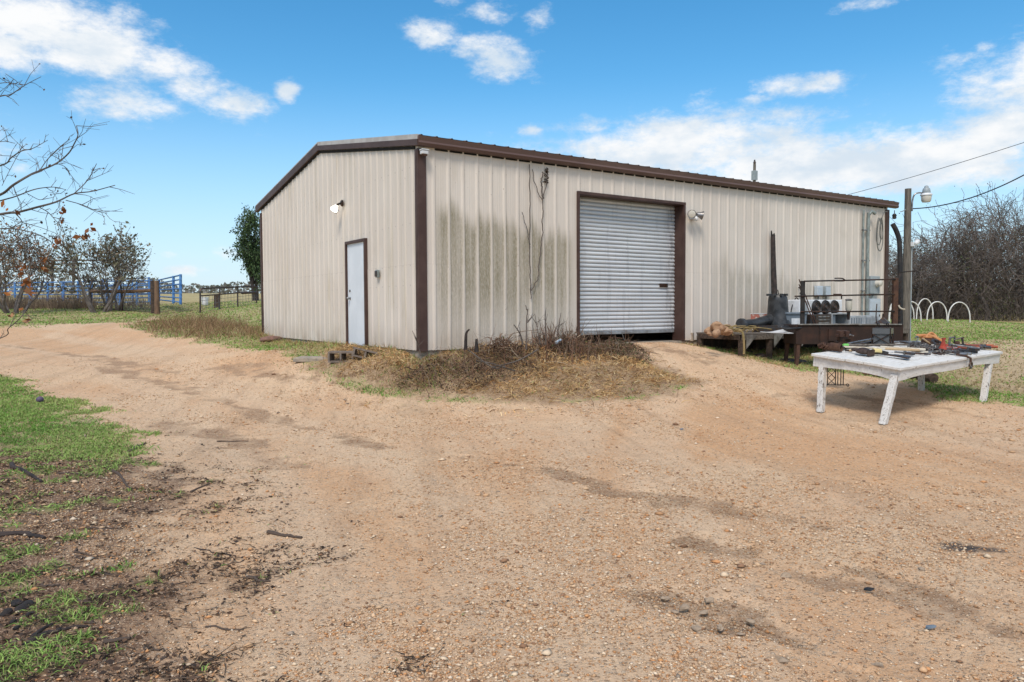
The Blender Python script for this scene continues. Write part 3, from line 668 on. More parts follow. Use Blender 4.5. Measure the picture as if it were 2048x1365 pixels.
parts = [straw(BED, 60000, lambda m, x, y: inbed(m, x, y)*(.5+.5*sst(m['e2']*1.2+m['e1'], -.2, .12)), .08, .30, .004, .009, scol),
         straw(BED, 26000, lambda m, x, y: inbed(m, x, y)*(.15+.85*sst(m['e2']*1.2+m['e1'], -.15, .12)), .12, .38, .010, .019, scol, 1.1, .8, .8),
         straw(BED, 30000, lambda m, x, y: sst(m['e1'], .10, .24)*.7*(sdist(BED, x, y) > -.2), .05, .14, .005, .010, gcolr, .6, .6, .4),
         blades_in(GAB, 46000, lambda m, x, y: np.clip(sst(-1.25+.5*m['e1'], -1.2, -.2)*0+np.exp(-np.maximum(-x, 0)/.38)*(.5+1.3*m['e1']), 0, 1), lambda R, N: rng.uniform(.05, .30, N)*rng.uniform(.5, 1.1, N), lambda R, N: rng.uniform(.006, .012, N), gmix, 3, .4, .5),
         blades_in(LONG, 9000, lambda m, x, y: np.clip(.7+m['e1'], 0, 1), lambda R, N: rng.uniform(.05, .2, N), lambda R, N: rng.uniform(.006, .011, N), gmix, 3, .4, .5),
         blades_in(BENCHG, 26000, lambda m, x, y: np.clip(.45+1.5*m['e1'], 0, 1), lambda R, N: rng.uniform(.04, .2, N), lambda R, N: rng.uniform(.006, .011, N), gmix, 3, .5, .7),
         blades(60000, 12, 26, lambda m, x, y: m['dry']*np.where(sdist(BED, x, y) > -.3, 0, .35), lambda R, N: rng.uniform(.03, .12, N), lambda R, N: .003+.0003*R, dcol, 3, .6, .8),
         blades(130000, 17, 32, weeds, lambda R, N: rng.uniform(.2, .70, N), lambda R, N: rng.uniform(.007, .013, N), wcol, 3, .3, .42)]
V, F, C = merge(parts)
tag(link('dry_grass', mesh_np('dry_grass', V, F, {'Col': C}), M['veg']), 'matted straw coloured dead grass around the shed wall and weed bank', 'dry grass', kind='stuff')

# dark mulch of chips, twigs and dead leaves on the soil
x, y, R = pick(170000, 2.3, 11); m_ = masks(x, y); k = rng.uniform(0, 1, len(x)) < m_['soil']*(.15+.85*sst(m_['e1']+m_['e2']*.6, -.12, .16)); x, y = x[k], y[k]; N = len(x)
a_ = rng.uniform(0, 6.28, N); V1, F1, per = stems(np.stack([x, y, hz(x, y)+.006], 1), np.stack([np.cos(a_), np.sin(a_), rng.normal(0, .08, N)], 1), .015*np.exp(rng.normal(.6, .7, N)), rng.uniform(.0015, .0042, N), 3, .0, .12, rng)
C1 = np.repeat(np.array([(.06, .042, .032), (.10, .068, .05), (.035, .027, .023), (.17, .12, .085)])[rng.choice(4, N, p=[.35, .3, .2, .15])], per, 0)
P = np.stack([x, y, hz(x, y)+.008], 1)[::2]+rng.normal(0, .02, (len(x[::2]), 3))*[1, 1, .1]; V2, F2 = leafs(P, rng.uniform(.012, .04, len(P)), rng, .55, .75); C2 = np.repeat(np.array([(.09, .055, .038), (.14, .085, .055), (.05, .036, .03), (.20, .13, .08)])[rng.choice(4, len(P))], 4, 0)
tag(link('mulch', mesh_np('mulch', np.concatenate([V1, V2]), np.concatenate([F1, F2+len(V1)]), {'Col': np.concatenate([C1, C2])}), M['veg']), 'dark litter of wood chips, twigs and dead leaves on the soil at lower left', 'mulch', kind='stuff')

# ------------------------------------------------------------------ the metal shed
shed = thing('metal_building', 'long beige ribbed metal shed with brown trim, roll-up door and mildewed side', 'building', (0, 0, 0))
W_, L_ = 9.86, 15.17
def roof_z(y): return 3.80+.158*(y+.1) if y < 4.93 else 4.595-.160*(y-4.93)
def panel_V(s0, s1, zb, zt, axis, out):
    """ribbed sheet from s0 to s1; zt may be a function of s"""
    k0 = int(math.floor(s0/.305))-1; k1 = int(math.ceil(s1/.305))+1; pr = []
    for k in range(k0, k1+1):
        c_ = k*.305+(0 if axis == 'x' else .25)
        pr += [(c_-.048, 0), (c_-.014, .018), (c_+.014, .018), (c_+.048, 0)]
        for q in (.126, .179): pr += [(c_+q-.014, 0), (c_+q, .002), (c_+q+.014, 0)]
    pr = sorted(pr); ss_ = np.array([a for a, b in pr]); hh = np.array([b for a, b in pr])
    inner = [(a, b) for a, b in pr if s0 < a < s1]
    pr = [(s0, np.interp(s0, ss_, hh))]+inner+[(s1, np.interp(s1, ss_, hh))]
    if not callable(zt): z1 = zt; zt = lambda s: z1
    V = []; F = []; zsplit = 1.56
    rows = [(zb, .004), (zsplit, .004), (zsplit, 0.), (None, 0.)] if zb < 1.4 else [(zb, 0.), (None, 0.)]
    nr = len(rows)
    for (s, h) in pr:
        for (z, e) in rows:
            z = zt(s) if z is None else z; h2 = (h+e)*out
            V.append((s, h2, z) if axis == 'x' else (h2, s, z))
    for i in range(len(pr)-1):
        for j in range(nr-1): F.append((i*nr+j, (i+1)*nr+j, (i+1)*nr+j+1, i*nr+j+1))
    return V, F
DX0, DX1, DZ = 3.64, 6.70, 3.08
GY0, GY1, GZ0, GZ1 = 2.29, 3.36, -.02, 2.18
wm = bpy.data.materials.new('beige_painted_steel'); wm.use_nodes = True; t = NT(wm.node_tree); p = wm.node_tree.nodes['Principled BSDF']
v = t.node('ShaderNodeTexCoord').outputs['Object']; X, Y, Z = t.xyz(v)
c = t.mix(t.ss(t.noise(v, .7, 3, .5), .35, .65), (.635, .57, .50), (.675, .615, .545))
pidx = t.m('FLOOR', t.m('DIVIDE', t.m('ADD', X, Y), .915))
wn = t.node('ShaderNodeTexWhiteNoise', noise_dimensions='1D'); t.put(wn.inputs['W'], pidx)
c = t.mix(t.m('MULTIPLY', wn.outputs['Value'], .22), c, (.56, .50, .445))
streak = t.noise(t.scale(v, 9, 9, .35), 1, 5, .6); grain = t.noise(t.scale(v, 60, 60, 14), 1, 4, .7); blot = t.noise(t.scale(v, 1.5, 1.5, .8), 1, 4, .6)
lw = t.m('MULTIPLY', t.ss(Y, .25, .05), t.ss(X, .1, .3))
colst = t.noise(t.scale(v, 2.3, 2.3, .02), 1, 3, .7)
top1 = t.m('SUBTRACT', t.m('ADD', 2.68, t.m('MULTIPLY', t.m('SUBTRACT', colst, .5), 1.7)), t.m('MULTIPLY', X, .10))
fl = t.m('MULTIPLY', t.ss(t.m('SUBTRACT', top1, Z), -.10, .32), t.ss(Z, .15, 1.3, .40, 1.))
r1 = t.m('MULTIPLY', t.m('MULTIPLY', t.ss(X, .25, .5), t.ss(X, 3.62, 3.3)), .95)
r2 = t.m('MULTIPLY', t.m('MULTIPLY', t.ss(X, 7.2, 8.5), t.ss(X, 13.2, 12.3)), .48)
mil = t.m('MULTIPLY', t.m('MULTIPLY', fl, t.m('ADD', r1, r2)), lw)
mil = t.m('MULTIPLY', mil, t.m('MULTIPLY', t.m('MULTIPLY', t.ss(streak, .30, .62, .60, 1.), t.ss(Y, -.018, -.008, .30, 1.)), t.ss(grain, .30, .62, .55, 1.)))
c = t.mix(t.m('MULTIPLY', mil, 1.0), c, (.225, .198, .128))
# thin drips under the eave, dust splash at the foot, chalky streaks on the gable
c = t.mix(t.m('MULTIPLY', t.m('MULTIPLY', t.ss(Z, 2.2, 3.7), t.ss(streak, .56, .78)), .35), c, (.33, .22, .14))
c = t.mix(t.m('MULTIPLY', t.m('MULTIPLY', t.ss(Z, .55, .0), t.ss(blot, .3, .7)), .55), c, (.36, .27, .19))
c = t.mix(t.m('MULTIPLY', t.m('MULTIPLY', t.ss(X, .1, .0), t.ss(streak, .50, .72)), .40), c, (.42, .37, .24))
S_ = t.m('ADD', X, Y); fx_ = t.m('ABSOLUTE', t.m('SUBTRACT', t.m('FRACT', t.m('DIVIDE', t.m('ADD', S_, .0), .305)), .12)); rows_ = None
for zr in (.06, 1.18, 1.54, 2.30, 3.30):
    q_ = t.m('ABSOLUTE', t.m('SUBTRACT', Z, zr)); rows_ = q_ if rows_ is None else t.m('MINIMUM', rows_, q_)
scr = t.m('MULTIPLY', t.m('LESS_THAN', fx_, .028), t.m('LESS_THAN', rows_, .010)); c = t.mix(t.m('MULTIPLY', scr, .75), c, (.20, .16, .13))
lapl = t.m('LESS_THAN', t.m('ABSOLUTE', t.m('SUBTRACT', Z, 1.556)), .006); c = t.mix(t.m('MULTIPLY', lapl, .14), c, (.25, .21, .17))
dirt_ = t.m('MULTIPLY', t.ss(blot, .52, .72), t.ss(streak, .35, .65)); c = t.mix(t.m('MULTIPLY', dirt_, .30), c, (.40, .35, .27))
sp_ = t.noise(v, 26, 3, .5); c = t.mix(t.ss(sp_, .725, .75), c, (.20, .14, .10))
t.put(p.inputs['Base Color'], c); p.inputs['Roughness'].default_value = .55; p.inputs['Specular IOR Level'].default_value = .35
t.put(p.inputs['Normal'], t.bump(t.noise(t.scale(v, 1, 1, .5), 2.2, 3, .5), .35, .02))
M['wall'] = wm
def panels(name, specs):
    mb = MB()
    for s in specs: mb.add(*panel_V(*s))
    return mb.build(name, M['wall'], shed)
gt = lambda y: roof_z(y)-.14
panels('gable_wall', [(.0, GY0, 0, gt, 'y', -1), (GY0, GY1, GZ1, gt, 'y', -1), (GY1, 4.93, 0, gt, 'y', -1), (4.93, W_, 0, gt, 'y', -1)])
panels('side_wall', [(0, DX0, 0, 3.64, 'x', -1), (DX0, DX1, DZ, 3.64, 'x', -1), (DX1, L_, 0, 3.64, 'x', -1)])
mb = MB(); mb.add([(L_, 0, 0), (L_, W_, 0), (L_, W_, gt(W_)), (L_, 4.93, gt(4.93)), (L_, 0, gt(0))], [(0, 1, 2, 3, 4)]); mb.build('gable_wall', M['wall'], shed)
V, F = panel_V(0, L_, 0, 3.6, 'x', 1); MB().add(np.array(V)+[0, W_, 0], F).build('side_wall', M['wall'], shed)
MB().box((L_/2, W_/2, -.26), (L_-.06, W_-.06, .50)).build('floor_slab', M['concrete'], shed)
# roof: ribbed sheets on both slopes
pr = []
for k in range(-1, 51):
    c_ = k*.305; pr += [(c_-.024, 0), (c_-.011, .014), (c_+.011, .014), (c_+.024, 0)]
pr = [(-.04, 0)]+[q for q in pr if -.03 < q[0] < 15.42]+[(15.45, 0)]
V = []; F = []
for (s, h) in pr:
    for yy in (-.148, 4.93, 10.2): V.append((s, yy, roof_z(yy)+h+.002))
for i in range(len(pr)-1):
    for j in range(2): F.append((i*3+j, (i+1)*3+j, (i+1)*3+j+1, i*3+j+1))
M['roof'] = mat('weathered_roof_sheet', (.30, .24, .21), .5, .2, col2=(.20, .15, .13), scale=2)
MB().add(V, F).build('roof', M['roof'], shed)
# gutter along the long wall and trims
GUT = mat('brown_gutter', (.105, .062, .053), .45, col2=(.13, .08, .068), scale=2, stretch=(.3, 1, 1), spec=.4)
mb = MB(); sec = [(-.04, 3.615), (-.125, 3.624), (-.15, 3.665), (-.135, 3.70), (-.156, 3.785), (-.04, 3.785)]
V = [(xx, yy, zz_) for xx in (-.055, 15.52) for yy, zz_ in sec]; k = len(sec)
mb.add(V, [tuple(range(k)), tuple(range(k, 2*k))[::-1]]+[(i, i+k, (i+1) % k+k, (i+1) % k) for i in range(k)])
mb.build('gutter', GUT, shed)
MB().box((L_/2+.1, -.008, 3.603), (L_-.4, .018, .03)).build('eave_closure', M['dark'], shed)
def slope_band(y0, y1, top, hgt_, x0, x1):
    V = []
    for yy in (y0, y1):
        zt = roof_z(yy)-top
        V += [(x0, yy, zt), (x1, yy, zt), (x1, yy, zt-hgt_), (x0, yy, zt-hgt_)]
    return V, [(0, 1, 2, 3), (7, 6, 5, 4), (0, 4, 5, 1), (1, 5, 6, 2), (2, 6, 7, 3), (3, 7, 4, 0)]
mb = MB(); mb.add(*slope_band(-.12, 4.93, .075, .108, -.075, .02)); mb.add(*slope_band(4.93, 10.2, .022, .165, -.075, .02)); mb.build('rake_trim', M['brown'], shed)
mb = MB(); mb.add(*slope_band(-.10, 4.93, -.012, .087, -.07, .03)); mb.add(*slope_band(4.93, 10.2, -.008, .03, -.07, .03)); mb.build('rake_flashing', M['galv'], shed)
mb = MB(); mb.add(*slope_band(.1, 4.93, .19, .055, -.023, .0)); mb.add(*slope_band(4.93, 9.8, .18, .055, -.023, .0)); mb.build('rake_closure', M['dark'], shed)
def corner(name, x0, x1, y0, y1):
    MB().box(((x0+x1)/2, (y0+y1)/2, 1.78), (x1-x0, y1-y0, 3.60)).build(name, M['brown'], shed, bevel=.006)
mb = MB(); mb.box((.055, -.0195, 1.785), (.17, .037, 3.60)); mb.box((-.0185, .038, 1.782), (.035, .075, 3.58)); mb.build('corner_trim', M['brown'], shed, bevel=.004)
mb = MB(); mb.box((-.024, 9.81, 1.75), (.046, .13, 3.5)); mb.build('corner_trim', M['brown'], shed, bevel=.004)
mb = MB(); mb.box((15.12, -.024, 1.76), (.16, .046, 3.6)); mb.box((15.20, .05, 1.76), (.04, .12, 3.59)); mb.build('corner_trim', M['brown'], shed, bevel=.004)
# roll-up door
RY = .27
mb = MB(); mb.box((DX0-.02, -.021, DZ/2), (.055, .046, DZ)); mb.box((DX1+.012, -.021, DZ/2), (.055, .046, DZ)); mb.box(((DX0+DX1)/2, -.0215, DZ+.028), (DX1-DX0+.09, .048, .058))
mb.box((DX1+.012, RY/2+.02, DZ/2), (.035, RY+.04, DZ)); mb.box((DX0-.02, RY/2+.02, DZ/2), (.035, RY+.04, DZ)); mb.box(((DX0+DX1)/2, RY/2+.02, DZ+.02), (DX1-DX0, RY+.04, .035))
mb.build('door_frame', M['brown'], shed, bevel=.003)
rm = bpy.data.materials.new('galvanised_slats'); rm.use_nodes = True; t = NT(rm.node_tree); p = rm.node_tree.nodes['Principled BSDF']
v = t.node('ShaderNodeTexCoord').outputs['Object']; X, Y, Z = t.xyz(v)
c = t.mix(t.ss(t.noise(t.scale(v, .8, 1, 9), 1, 4, .6), .35, .65), (.57, .595, .62), (.67, .69, .71))
c = t.mix(t.m('MULTIPLY', t.ss(t.noise(t.scale(v, 7, 1, .6), 1, 5, .65), .52, .78), .6), c, (.20, .215, .24))
edge = t.m('MAXIMUM', t.ss(X, DX0+.45, DX0+.02), t.ss(X, DX1-.45, DX1-.02))
c = t.mix(t.m('MULTIPLY', t.m('MULTIPLY', edge, t.ss(t.noise(t.scale(v, 12, 1, 3), 1, 5, .7), .42, .68)), .7), c, (.13, .14, .16))
fr = t.m('FRACT', t.m('DIVIDE', t.m('SUBTRACT', Z, .235), .086))
c = t.mix(t.m('MULTIPLY', t.m('MAXIMUM', t.ss(fr, .16, .02), t.ss(fr, .90, 1.0)), .75), c, (.06, .065, .07))
t.put(p.inputs['Base Color'], c); p.inputs['Roughness'].default_value = .42; p.inputs['Metallic'].default_value = .25
t.put(p.inputs['Normal'], t.bump(t.noise(v, 6, 3, .5), .25, .01))
pitch = .086; prz = []
z = .235
while z < DZ+.05:
    prz += [(z, 0.0), (z+.008, -.001), (z+.016, .012), (z+.034, .022), (z+.052, .022), (z+.070, .012), (z+.080, -.001)]
    z += pitch
V = []; F = []
for (z, h) in prz:
    for xx in (DX0+.0, DX1-.0): V.append((xx, RY-h, z))
for i in range(len(prz)-1): F.append((2*i, 2*i+1, 2*i+3, 2*i+2))
rd = MB().add(V, F).build('roll_up_door', rm, shed)
MB().box(((DX0+DX1)/2, RY-.005, .212), (DX1-DX0-.03, .05, .06)).build('bottom_bar', mat('door_bar', (.36, .39, .42), .4, .4, col2=(.2, .2, .2)), rd, bevel=.006)
mb = MB(); mb.box((6.33, RY-.035, 1.26), (.24, .03, .085)); mb.box((6.40, RY-.055, 1.262), (.06, .02, .05)); mb.build('slide_latch', M['iron'], rd, bevel=.004)
mb = MB(); mb.tube(curve([(5.05, RY-.03, .23), (5.08, RY-.05, .12), (5.12, RY-.06, .03)], 10), .008, 5); mb.build('pull_rope', M['cable'], rd)
# walk-in door in the gable end
mb = MB(); mb.box((-.03, GY0+.028, (GZ0+GZ1)/2), (.075, .055, GZ1-GZ0+.02)); mb.box((-.03, GY1-.028, (GZ0+GZ1)/2), (.075, .055, GZ1-GZ0+.02)); mb.box((-.0305, (GY0+GY1)/2, GZ1-.02), (.078, GY1-GY0-.11, .06)); mb.build('door_frame', M['brown'], shed, bevel=.003)
dl = MB().box((-.008, (GY0+GY1)/2, (GZ0+GZ1)/2-.012), (.045, GY1-GY0-.122, GZ1-GZ0-.05)).build('walk_in_door', M['doorwhite'], shed, bevel=.003)
mb = MB(); ky = 3.17; mb.lathe([(.034, 0), (.034, .008), (.014, .012), (.014, .035), (.030, .045), (.034, .062), (.024, .078), (.004, .082)], (-.031, ky, .98), 14, rotm(ry=-math.pi/2)); mb.build('door_knob', M['steel'], dl, smooth=True)
mb = MB(); mb.lathe([(.026, 0), (.026, .014), (.02, .018)], (-.031, ky, 1.14), 12, rotm(ry=-math.pi/2)); mb.build('deadbolt', M['steel'], dl)
mb = MB(); mb.box((-.04, (GY0+GY1)/2, GZ0-.01), (.12, GY1-GY0-.1, .03)); mb.build('threshold', M['dsteel'], shed)

# ------------------------------------------------------------------ fittings on the shed
def flood(name, label, loc, rz, heads, cat='floodlight'):
    t_ = thing(name, label, cat, loc, rz)
    return t_
q = onx(688, 409); t_ = thing('flood_light', 'lit white bulb floodlight on dark bracket above the white walk-in door', 'floodlight', (q[0]-.035, q[1], q[2]))
MB().lathe([(.07, 0), (.07, .02), (.05, .035), (.02, .04)], (0, 0, .02), 16, rotm(ry=-math.pi/2)).tube([(-.03, 0, .02), (-.10, .01, -.01), (-.13, .02, -.04)], .022, 8).build('bracket', M['iron'], t_)
M['bulb'] = bpy.data.materials.new('lit_bulb'); M['bulb'].use_nodes = True; pb = M['bulb'].node_tree.nodes['Principled BSDF']
pb.inputs['Base Color'].default_value = (.9, .88, .8, 1); pb.inputs['Emission Color'].default_value = (1, .93, .78, 1); pb.inputs['Emission Strength'].default_value = 1.6
d_ = unit(np.array([-.35, .55, -.75])); Rb = np.array(Vector(d_).to_track_quat('Z', 'Y').to_matrix())
MB().lathe([(.03, 0), (.04, .03), (.075, .09), (.085, .12), (.07, .145), (.0, .15)], np.array([-.12, .015, -.03]), 16, Rb).build('bulb', M['bulb'], t_, smooth=True)
MB().lathe([(.03, 0), (.045, .02), (.04, .10), (.03, .11)], np.array([-.10, .05, -.11]), 12, np.array(Vector(unit([-.2, .7, -.6])).to_track_quat('Z', 'Y').to_matrix())).build('motion_sensor', M['white'], t_)
q = ony(1380, 431); t_ = thing('flood_light', 'silver twin-head floodlight on the wall right of the roll-up door', 'floodlight', (q[0], -.035, q[2]))
MB().lathe([(.08, 0), (.08, .02), (.06, .045), (.02, .05)], (0, 0, .02), 16, rotm(rx=math.pi/2)).build('mount', M['steel'], t_)
for sx, dr in ((-1, (-.75, -.6, -.2)), (1, (.8, -.6, -.25))):
    Rb = np.array(Vector(unit(dr)).to_track_quat('Z', 'Y').to_matrix())
    h_ = MB().tube([(0, -.04, .02), (sx*.05, -.09, .03), (sx*.07, -.10, .02)], .016, 8).lathe([(.03, 0), (.045, .02), (.06, .08), (.10, .15), (.10, .16), (.085, .155)], (sx*.06, -.09, .02), 14, Rb).build('lamp_head', M['steel'], t_, smooth=True)
    MB().lathe([(.09, 0), (.07, .02), (.0, .03)], np.array([sx*.06, -.09, .02])+unit(dr)*.15, 14, Rb).build('lens', M['glass'], h_)
MB().lathe([(.05, 0), (.055, .03), (.045, .08), (.02, .10)], (.02, -.09, -.06), 12, rotm(rx=math.pi*.75)).build('motion_sensor', M['white'], t_)
t_ = thing('security_camera', 'small white box camera under the roof edge at the near corner', 'camera', (.06, -.10, 3.50))
MB().box((0, -.02, .0), (.12, .10, .06)).box((0, -.02, .045), (.14, .12, .02)).build('housing', M['white'], t_, bevel=.006)
MB().box((0, -.03, -.045), (.08, .06, .03)).build('lens', M['rust2'], t_)
MB().box((0, .05, .03), (.03, .06, .03)).build('bracket', M['white'], t_)
q = onx(760, 548); t_ = thing('outlet_box', 'small weatherproof outlet box on the gable right of the white door', 'outlet', (-.035, q[1], q[2]))
MB().box((-.02, 0, 0), (.05, .10, .15)).build('back_box', M['conduit'], t_, bevel=.006); MB().box((-.055, 0, 0), (.02, .085, .11)).build('cover', M['dsteel'], t_, bevel=.004)
# electrical service at the far end of the wall
xm = 14.02
t_ = thing('conduit_mast', 'tall grey service conduit with curved weatherhead at the far end of wall', 'conduit', (xm, -.10, .3))
MB().tube(curve([(0, 0, -.5), (0, 0, .5), (0, 0, 2.85), (.02, -.02, 3.05), (.12, -.05, 3.12), (.2, -.08, 3.06)], 40), .042, 10).build('mast_pipe', M['conduit'], t_, smooth=True)
MB().tube([(-.19, .03, -.5), (-.19, .03, 3.15)], .028, 8).build('riser_pipe', M['conduit'], t_)
for z in (.9, 1.75, 2.6): MB().box((-.08, .02, z), (.36, .05, .035)).build('strap', M['steel'], t_)
t_ = thing('electric_cable', 'loops of dark cable hanging from the conduit weatherhead', 'cable', (xm+.2, -.19, 3.3))
for k, (a, b) in enumerate(((.24, .78), (.30, .95), (.16, .62))):
    th = np.linspace(.3, 2*math.pi-.3, 30); MB().tube(np.stack([.18+a*np.sin(th)*(.55+.45*(1-np.cos(th))/2)*.62+.03*k, -.02*k+0*th, -.02-b/2*(1-np.cos(th))], 1), .013, 5).build('loop', M['cable'], t_)
MB().tube(curve([(.2, -.02, -.35), (.38, -.01, .1), (.68, .05, .18)], 14), .014, 5).build('tail', M['cable'], t_)
q0 = ony(1740, 573); t_ = thing('electric_meter', 'grey meter box with round glass meter above the pale breaker panel', 'electric meter', (14.32, -.02, 1.35))
MB().box((0, -.08, .02), (.46, .13, .50)).build('meter_box', M['elgrey'], t_, bevel=.012)
MB().lathe([(.10, 0), (.10, .03), (.085, .035), (.085, .12), (.06, .14), (0, .145)], (.06, -.145, .06), 18, rotm(rx=math.pi/2)).build('glass_meter', M['glass'], t_, smooth=True)
MB().tube([(-.02, -.08, -.23), (-.02, -.08, -.40)], .03, 8).build('nipple', M['conduit'], t_)
t_ = thing('breaker_panel', 'pale blue-grey breaker panel box below the round meter', 'breaker panel', (14.36, -.02, .55))
MB().box((0, -.07, 0), (.52, .13, .86)).build('cabinet', M['elblue'], t_, bevel=.01); MB().box((.0, -.142, -.01), (.46, .015, .74)).build('panel_door', M['elblue'], t_, bevel=.005); MB().box((.17, -.153, -.05), (.03, .02, .06)).build('latch', M['dsteel'], t_)
for px, nm in ((1631, 'left'), (1647, 'right')):
    q = ony(px, 584); t_ = thing('disconnect_box', {'left': 'small pale disconnect box on the wall, nearer the roll-up door', 'right': 'small grey disconnect box on the wall, nearer the meter'}[nm], 'electric box', (q[0], -.03, 1.17), group=None)
    MB().box((0, -.06, 0), (.24, .10, .28)).build('box', M['elblue'] if nm == 'left' else M['elgrey'], t_, bevel=.01); MB().box((0, -.115, .0), (.2, .014, .22)).build('lid', M['elblue'], t_, bevel=.004)
    MB().tube([(0, -.05, -.13), (0, -.05, -.6)], .018, 7).build('whip', M['cable'], t_)
t_ = thing('wall_hook', 'small black hook on the wall left of the disconnect boxes', 'hook', (10.95, -.04, 1.2)); MB().tube(curve([(0, 0, .06), (0, -.05, .03), (.01, -.07, -.06), (0, -.04, -.1)], 12), .016, 6).build('hook', M['black'], t_)
t_ = thing('insulator', 'dark cable clamp hanging under the far end of the gutter', 'insulator', (15.36, -.1, 3.55))
MB().tube([(0, 0, .0), (0, 0, -.10)], .012, 6).build('eye_bolt', M['iron'], t_); MB().lathe([(.03, -.25), (.06, -.23), (.05, -.18), (.065, -.15), (.04, -.10)], (0, 0, 0), 12).build('spool', M['black'], t_)
# dead vines
rng = np.random.default_rng(5)
def wv(pts): return np.array([(lambda q: (q[0], -.045, q[2]))(ony(*p)) for p in pts])
vt = tag(bpy.data.objects.new('dead_vine', None), 'leafless dead vine clinging to the mildewed wall left of the roll-up door', 'vine'); COL.objects.link(vt)
vt.location = (2.5, -.04, .9)
off = np.array([2.5, -.04, .9]); mb = MB()
def wig(P, a=.006, n=60):
    C_ = curve(P, n); C_[:, 0] += rng.normal(0, a, len(C_))*.5+a*np.sin(np.arange(len(C_))*.7); C_[:, 1] -= np.abs(rng.normal(0, .006, len(C_))); return C_-off
mb.tube(wig(wv([(1056, 330), (1057, 420), (1056, 500), (1058, 560), (1059, 598)])), .010, 5).build('stem', M['twig'], vt)
mb = MB().tube(wig(wv([(1092, 338), (1090, 365), (1083, 398), (1082, 440), (1081, 480), (1076, 520), (1073, 555), (1060, 582)]), .012), .010, 5); mb.build('stem', M['twig'], vt)
mb = MB().tube(wig(wv([(1062, 340), (1066, 365), (1075, 390), (1082, 402)]), .01, 24), .008, 5)
mb.tube(wig(wv([(1082, 345), (1080, 372), (1083, 398)]), .012, 20), .014, 5); mb.tube(wig(wv([(1040, 425), (1050, 455), (1057, 490)]), .01, 20), .007, 5); mb.build('side_shoot', M['twig'], vt)
P = np.array([wv([(1090+rng.normal(0, 2), 338+rng.uniform(0, 30))])[0] for _ in range(40)])-off
V, F = leafs(P, .07, rng); link('dead_leaves', mesh_np('dead_leaves', V, F, {'Col': np.tile([[.05, .035, .025]], (len(V), 1))}), M['veg'], vt)

# ------------------------------------------------------------------ blocks, slab and step by the walls
def hollow_block(name, label, loc, R, m_, size=(.40, .20, .19), group=None):
    t_ = thing(name, label, 'concrete block', loc, 0, group)
    a, b, c = size; mb = MB(); wth = .034
    for z in (-c/2+wth/2, c/2-wth/2): mb.box((0, 0, z), (a, b, wth), R)
    for xq in (-a/2+wth/2, 0, a/2-wth/2): mb.add((np.array([(sx*wth/2+xq, sy*b/2*.999, sz*(c/2-wth)) for sz in (-1, 1) for sy in (-1, 1) for sx in (-1, 1)]) @ np.asarray(R).T), [(0, 2, 3, 1), (4, 5, 7, 6), (0, 1, 5, 4), (2, 6, 7, 3), (0, 4, 6, 2), (1, 3, 7, 5)])
    o = mb.build('block_shell', m_, t_); return t_
q = onz(1328, 681, -.03); hollow_block('concrete_block', 'tan hollow concrete block propping the roll-up door corner', (q[0]+.03, .17, .075), rotm(rz=rad(-62)), mat('tan_block', (.36, .29, .22), .9, col2=(.27, .21, .16), scale=9, bump=.004, bscale=60))
q = gpt(686, 721); hollow_block('concrete_block', 'brown hollow concrete block lying on its side as a step left of the door', (q[0], q[1], q[2]+.075), rotm(rz=rad(-42)), M['block'], (.50, .26, .21))
q = gpt(732, 715); hollow_block('concrete_block', 'tilted brown concrete block sunk in weeds below the walk-in door', (q[0], q[1], q[2]+.06), rotm(rx=rad(-6), ry=rad(14), rz=rad(-30)), M['block'], (.46, .26, .18))
q = gpt(640, 716); t_ = thing('paving_slab', 'flat tan concrete slab in the gravel left of the step blocks', 'paving slab', (q[0], q[1], q[2]+.0)); MB().box((0, 0, -.008), (.95, .45, .08), rotm(rx=.03, rz=rad(-38))).build('slab', M['concrete'], t_, bevel=.012)
q = gpt(543, 683); t_ = thing('flat_stone', 'flat reddish stone in the grass at the far gable corner', 'stone', tuple(q)); MB().ball((0, 0, .06), .33, 8, (1, .7, .32), .06, rng).build('stone', mat('red_stone', (.22, .12, .09), .9, col2=(.15, .09, .07), scale=6, bump=.01), t_)

# ------------------------------------------------------------------ brush heap beside the door
def heap(n, cpx, cpy, spread, hmax, Lr, rad_, droop, up):
    pass
rng = np.random.default_rng(21)
hx, hy = 2.55, -.75                                      # centre of the heap
def heap_h(x, y):
    q = .62*np.exp(-(((x-2.7)/.75)**2+((y+.50)/.50)**2)); b = .40*np.exp(-(((x-1.3)/.8)**2+((y+.55)/.42)**2)); c = .26*np.exp(-(((x-.2)/.9)**2+((y+.6)/.45)**2)); d = .30*np.exp(-(((x-3.75)/.55)**2+((y+1.05)/.75)**2)); e = .22*np.exp(-(((x-.9)/1.2)**2+((y+1.1)/.4)**2))
    h = np.maximum.reduce([q, b, c, d, e]); return np.clip(h*(.75+1.6*fbm(x*2.2, y*2.2, 3, 71)), 0, .8)
n = 15000; x = rng.uniform(-.9, 4.7, n); y = rng.uniform(-2.4, -.08, n); h = heap_h(x, y); k = (rng.uniform(0, 1, n) < h*1.6) & (h > .07); x, y, h = x[k], y[k], h[k]; N = len(x)
B = np.stack([x, y, hz(x, y)+h*rng.uniform(.0, .92, N)], 1); d = unit(np.stack([rng.normal(0, 1, N), rng.normal(0, 1, N), np.abs(rng.normal(.65, .7, N))], 1))
V1, F1, per = stems(B, d, np.where(rng.uniform(0, 1, N) < .12, rng.uniform(.5, 1.0, N), rng.uniform(.15, .5, N)), np.where(rng.uniform(0, 1, N) < .10, rng.uniform(.007, .012, N), rng.uniform(.002, .005, N)), 5, .5, .22, rng)
pal = np.array([(.17, .10, .065), (.27, .18, .12), (.085, .052, .038), (.40, .31, .22), (.23, .125, .075)])
